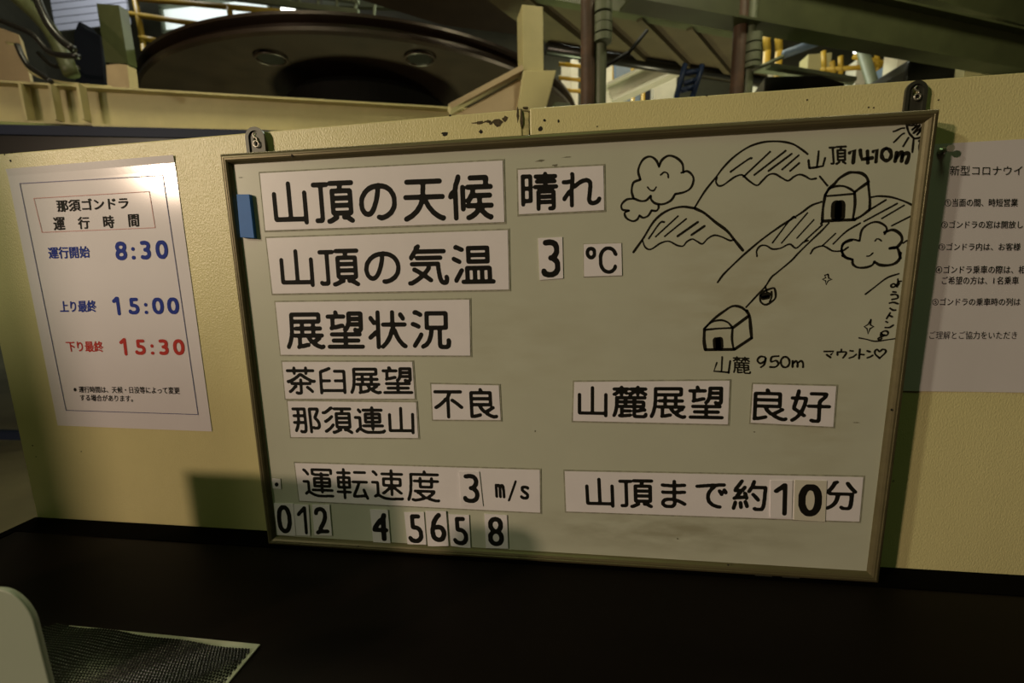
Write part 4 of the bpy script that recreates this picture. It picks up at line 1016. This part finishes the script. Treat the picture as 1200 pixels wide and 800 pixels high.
for nm, pts, r_, lab in (('hanging_cable', [(-20, -35), (30, 5), (62, 40), (84, 88)], 0.055, 'thick dark green hose crossing the upper left corner'),
                    ('hanging_cable', [(-10, 20), (20, 32), (40, 42), (60, 62), (92, 66)], 0.022, 'thin black cable over the tan panel at the upper left'),
                    ('hanging_cable', [(20, 52), (26, 66), (34, 78), (46, 86), (60, 96)], 0.020, 'black cable looping down the edge of the tan panel'),
                    ('hanging_cable', [(8, 50), (22, 54), (28, 72), (38, 86), (60, 94), (92, 99), (130, 102)], 0.010, 'thin olive cord trailing onto the cream girder'),
                    ('hanging_cable', [(40, -10), (55, 25), (70, 45), (86, 58)], 0.03, 'shiny black cable left of the dark navy cabinet'),
                    ('hanging_cable', [(45, 62), (60, 76), (75, 79), (92, 79)], 0.016, 'short black cable running to the dark navy cabinet')):
    pt = smooth_line(pts, sub=6)
    yc_ = {0.055: 2.35, 0.022: 2.0, 0.020: 2.15, 0.010: 2.55, 0.03: 1.85, 0.016: 2.7}[r_]
    tag(MB().tube([PY(*t_, yc_) for t_ in pt], r_ * (yc_ + 0.6) / 3.3, 10).build(nm, MT['green'] if r_ > .05 else (MT['cream'] if r_ < .012 else MT['cable']), smooth=True), lab, 'cable')
# roller shutter, bright window, ceiling truss
sh = empty('roller_shutter', (*PY(110, 10, 9.5)[:2], 1.0)); tag(sh, 'grey roller shutter of thin slats at the upper left', 'shutter')
x0s, x1s = PY(62, 10, 9.5)[0], PY(150, 10, 9.5)[0]
zb_s = PY(110, 32, 9.5)[2]
for k in range(14):
    MB().box(((x0s + x1s) / 2, 9.5, zb_s + 0.06 + k * 0.155), (x1s - x0s, 0.05, 0.135)).build('slat', MT['shutter'], sh)
wn = MB().box((0, 0, 0), (1, 1, 1))
win = empty('window_1', (*PY(245, 20, 11.5)[:2], PY(245, 32, 11.5)[2])); tag(win, kind='structure')
xa_, xb_ = PY(192, 20, 11.5)[0], PY(318, 20, 11.5)[0]; za_, zb_ = PY(245, 34, 11.5)[2], PY(245, 4, 11.5)[2]
MB().box(((xa_ + xb_) / 2, 11.5, (za_ + zb_) / 2), (xb_ - xa_, 0.04, zb_ - za_)).build('window_pane', MT['glow'], win)
for z in (za_, zb_): MB().box(((xa_ + xb_) / 2, 11.45, z), (xb_ - xa_ + 0.1, 0.08, 0.08)).build('window_frame', MT['pgreen'], win)
for x in (xa_, xb_): MB().box((x, 11.45, (za_ + zb_) / 2), (0.08, 0.08, zb_ - za_)).build('window_frame', MT['pgreen'], win)
tr = empty('ceiling_truss', (*PY(330, 5, 6.5)[:2], 3.4)); tag(tr, 'grey-green steel truss with open squares above the bright round lamp', 'truss')
MB().beam(PY(200, -8, 6.5), PY(420, 18, 6.5), rect(0.06, 0.08)).build('lower_chord', MT['pgreen'], tr)
MB().beam(PY(220, -22, 6.5), PY(420, 4, 6.5), rect(0.06, 0.05)).build('upper_chord', MT['pgreen'], tr)
for k in range(9):
    u_ = 262 + k * 22; f_ = (u_ - 200) / 220
    MB().tube([PY(u_, -8 + 26 * f_, 6.5), PY(u_ + 1, -24 + 26 * f_, 6.5)], 0.025, 6).build('web_bar', MT['pgreen'], tr)
def hlamp(u_, v_, y_, rx, rz, label):
    c_ = PY(u_, v_, y_); e = empty('ceiling_lamp', c_); tag(e, label, 'lamp')
    MB().lathe((c_[0], c_[1], c_[2]), [(rx * 0.3, 0.0), (rx, 0.0), (rx * 0.95, 0.02), (rx * 0.3, 0.03)], 24).build('diffuser', MT['lampglow'], e)
    MB().lathe((c_[0], c_[1], c_[2] + 0.031), [(rx * 1.05, 0), (rx * 0.5, 0.15), (rx * 0.1, 0.2)], 24).build('shade', MT['pgreen'], e)
hlamp(338, 12.5, 7.0, 0.12, 0, 'brightest round ceiling lamp, over the big wheel')
hlamp(1008, 59.5, 7.5, 0.09, 0, 'small round ceiling lamp seen below the wide green beam')
hlamp(386, 15, 9.0, 0.08, 0, 'tiny ceiling lamp right of the brightest one')
hlamp(1190, 88, 5.5, 0.16, 0, 'bright lamp strip low at the right edge')

# more of the machinery: conduits, braces, boxes between the big parts
def rod(name, a_, b_, y_, r_, m_, label, cat='pipe', dy=0.0):
    return tag(MB().tube([PY(*a_, y_), PY(*b_, y_ + dy)], r_, 10).build(name, m_, smooth=True), label, cat)
rod('brace_bar', (918, 64), (972, 44), 5.2, 0.045, MT['bluegrey'], 'blue-grey diagonal brace beneath the wide green beam')
rod('brace_bar', (872, 87), (918, 66), 2.6, 0.012, MT['pgreen'], 'grey-green diagonal brace right of the dark pipe column')
rod('conduit', (735, 64), (758, 36), 3.0, 0.014, MT['soot'], 'rusty bent conduit under the raised deck', dy=0.2)
rod('conduit', (700, 84), (736, 62), 3.0, 0.014, MT['soot'], 'black conduit running off the nearer pipe column under the deck')
rod('conduit', (560, -5), (705, 35), 5.6, 0.05, MT['black'], 'black pipe behind the cream bracket post at the top')
rod('conduit', (470, -6), (620, 40), 6.4, 0.04, MT['pgreen'], 'grey-green pipe crossing above the right of the wheel')
rod('slanted_post', (1008, 50), (1126, 438), 5.4, 0.06, MT['pgreen'], 'grey-green leaning post between the yellow rails', 'post')
rod('conduit', (1000, 96), (880, 80), 4.6, 0.035, MT['pgreen'], 'grey-green conduit lying behind the black machine housing')
for i_, (u_, v_, w2_, h2_, y_, mm_, lab_) in enumerate([
    (892, 88, 14, 9, 5.0, 'white', 'small white box right of the dark pipe column'),
    (663, 86, 10, 8, 7.0, 'white', 'small white box between the yellow rails, left of the pipe column'),
    (673, 80, 8, 11, 7.2, 'white', 'upright pale box between the yellow rails, left of the pipe column'),
    (664, 115, 8, 8, 7.9, 'white', 'pale box low beside the cream bracket post'),
    (735, 84, 26, 26, 7.4, 'bluegrey', 'blue-grey cabinet behind the middle yellow guard rail'),
    (762, 88, 12, 24, 7.6, 'darknavy', 'dark cabinet beside the blue-grey one'),
    (955, 76, 22, 14, 7.2, 'cream', 'cream box below the small round ceiling lamp'),
    (1040, 88, 16, 12, 5.8, 'bluegrey', 'blue-grey box low behind the yellow guard rail at the right'),
    (880, 50, 12, 22, 6.4, 'brown', 'brown box behind the collars of the dark pipe column'),
    (1003, 84, 10, 16, 6.9, 'white', 'pale box left of the leaning grey-green post')]):
    c_ = PY(u_, v_, y_); k_ = (y_ + 0.6) / FPX
    tag(MB().box((c_[0], y_, (c_[2] + h2_ * k_ / 2 - 1.0) / 2), (w2_ * k_, 0.25, c_[2] + h2_ * k_ / 2 + 1.0)).build('machine_box', MT[mm_], bevel=0.01), lab_, 'box')
# cable tray with black junction boxes along the rail above the deck
rs = random.Random(9)
ctr = empty('cable_tray', PY(780, 20, 4.3)); tag(ctr, 'black cable tray with small boxes along the rail above the raised deck', 'cable tray')
pa_, pb_ = PZ(690, -6, ZC + 2.36), PZ(864, 25, ZC + 2.36)
MB().beam(pa_, pb_, rect(0.16, 0.07)).build('tray', MT['soot'], ctr)
for k_ in range(11):
    c_ = pa_ + (pb_ - pa_) * (k_ + 0.5) / 11
    MB().box((c_[0], c_[1], c_[2] + 0.09), (rs.uniform(0.06, 0.14), 0.1, rs.uniform(0.03, 0.10)), ANG).build('junction_box', MT['soot'], ctr)
# far lattice of roof steel
for i_, (a_, b_, y_) in enumerate([((380, 8), (640, 18), 9.0), ((420, -10), (700, 10), 8.5), ((880, -20), (1180, 30), 8.0), ((700, 60), (1000, 40), 10.0)]):
    lab_ = ['far roof beam over the right of the wheel', 'far roof beam above the cream bracket post', 'far roof beam behind the corner green beam', 'far low roof beam behind the yellow guard rails'][i_]
    tag(MB().beam(PY(*a_, y_), PY(*b_, y_), rect(0.12, 0.16)).build('roof_beam', MT['pgreen']), lab_, 'beam')

lrl = empty('floor_rail', PY(0, 515, 2.2)); tag(lrl, 'dark navy rail low down beyond the left end of the partition', 'rail')
MB().beam(PY(-90, 512, 2.0), PY(120, 516, 2.6), rect(0.06, 0.07)).build('rail', MT['navy'], lrl)
for u_ in (-60, 90): 
    c_ = PY(u_, 514, 2.0 + (u_ + 90) / 350); MB().tube([c_, (c_[0], c_[1], -1.0)], 0.025, 8).build('stand', MT['navy'], lrl)
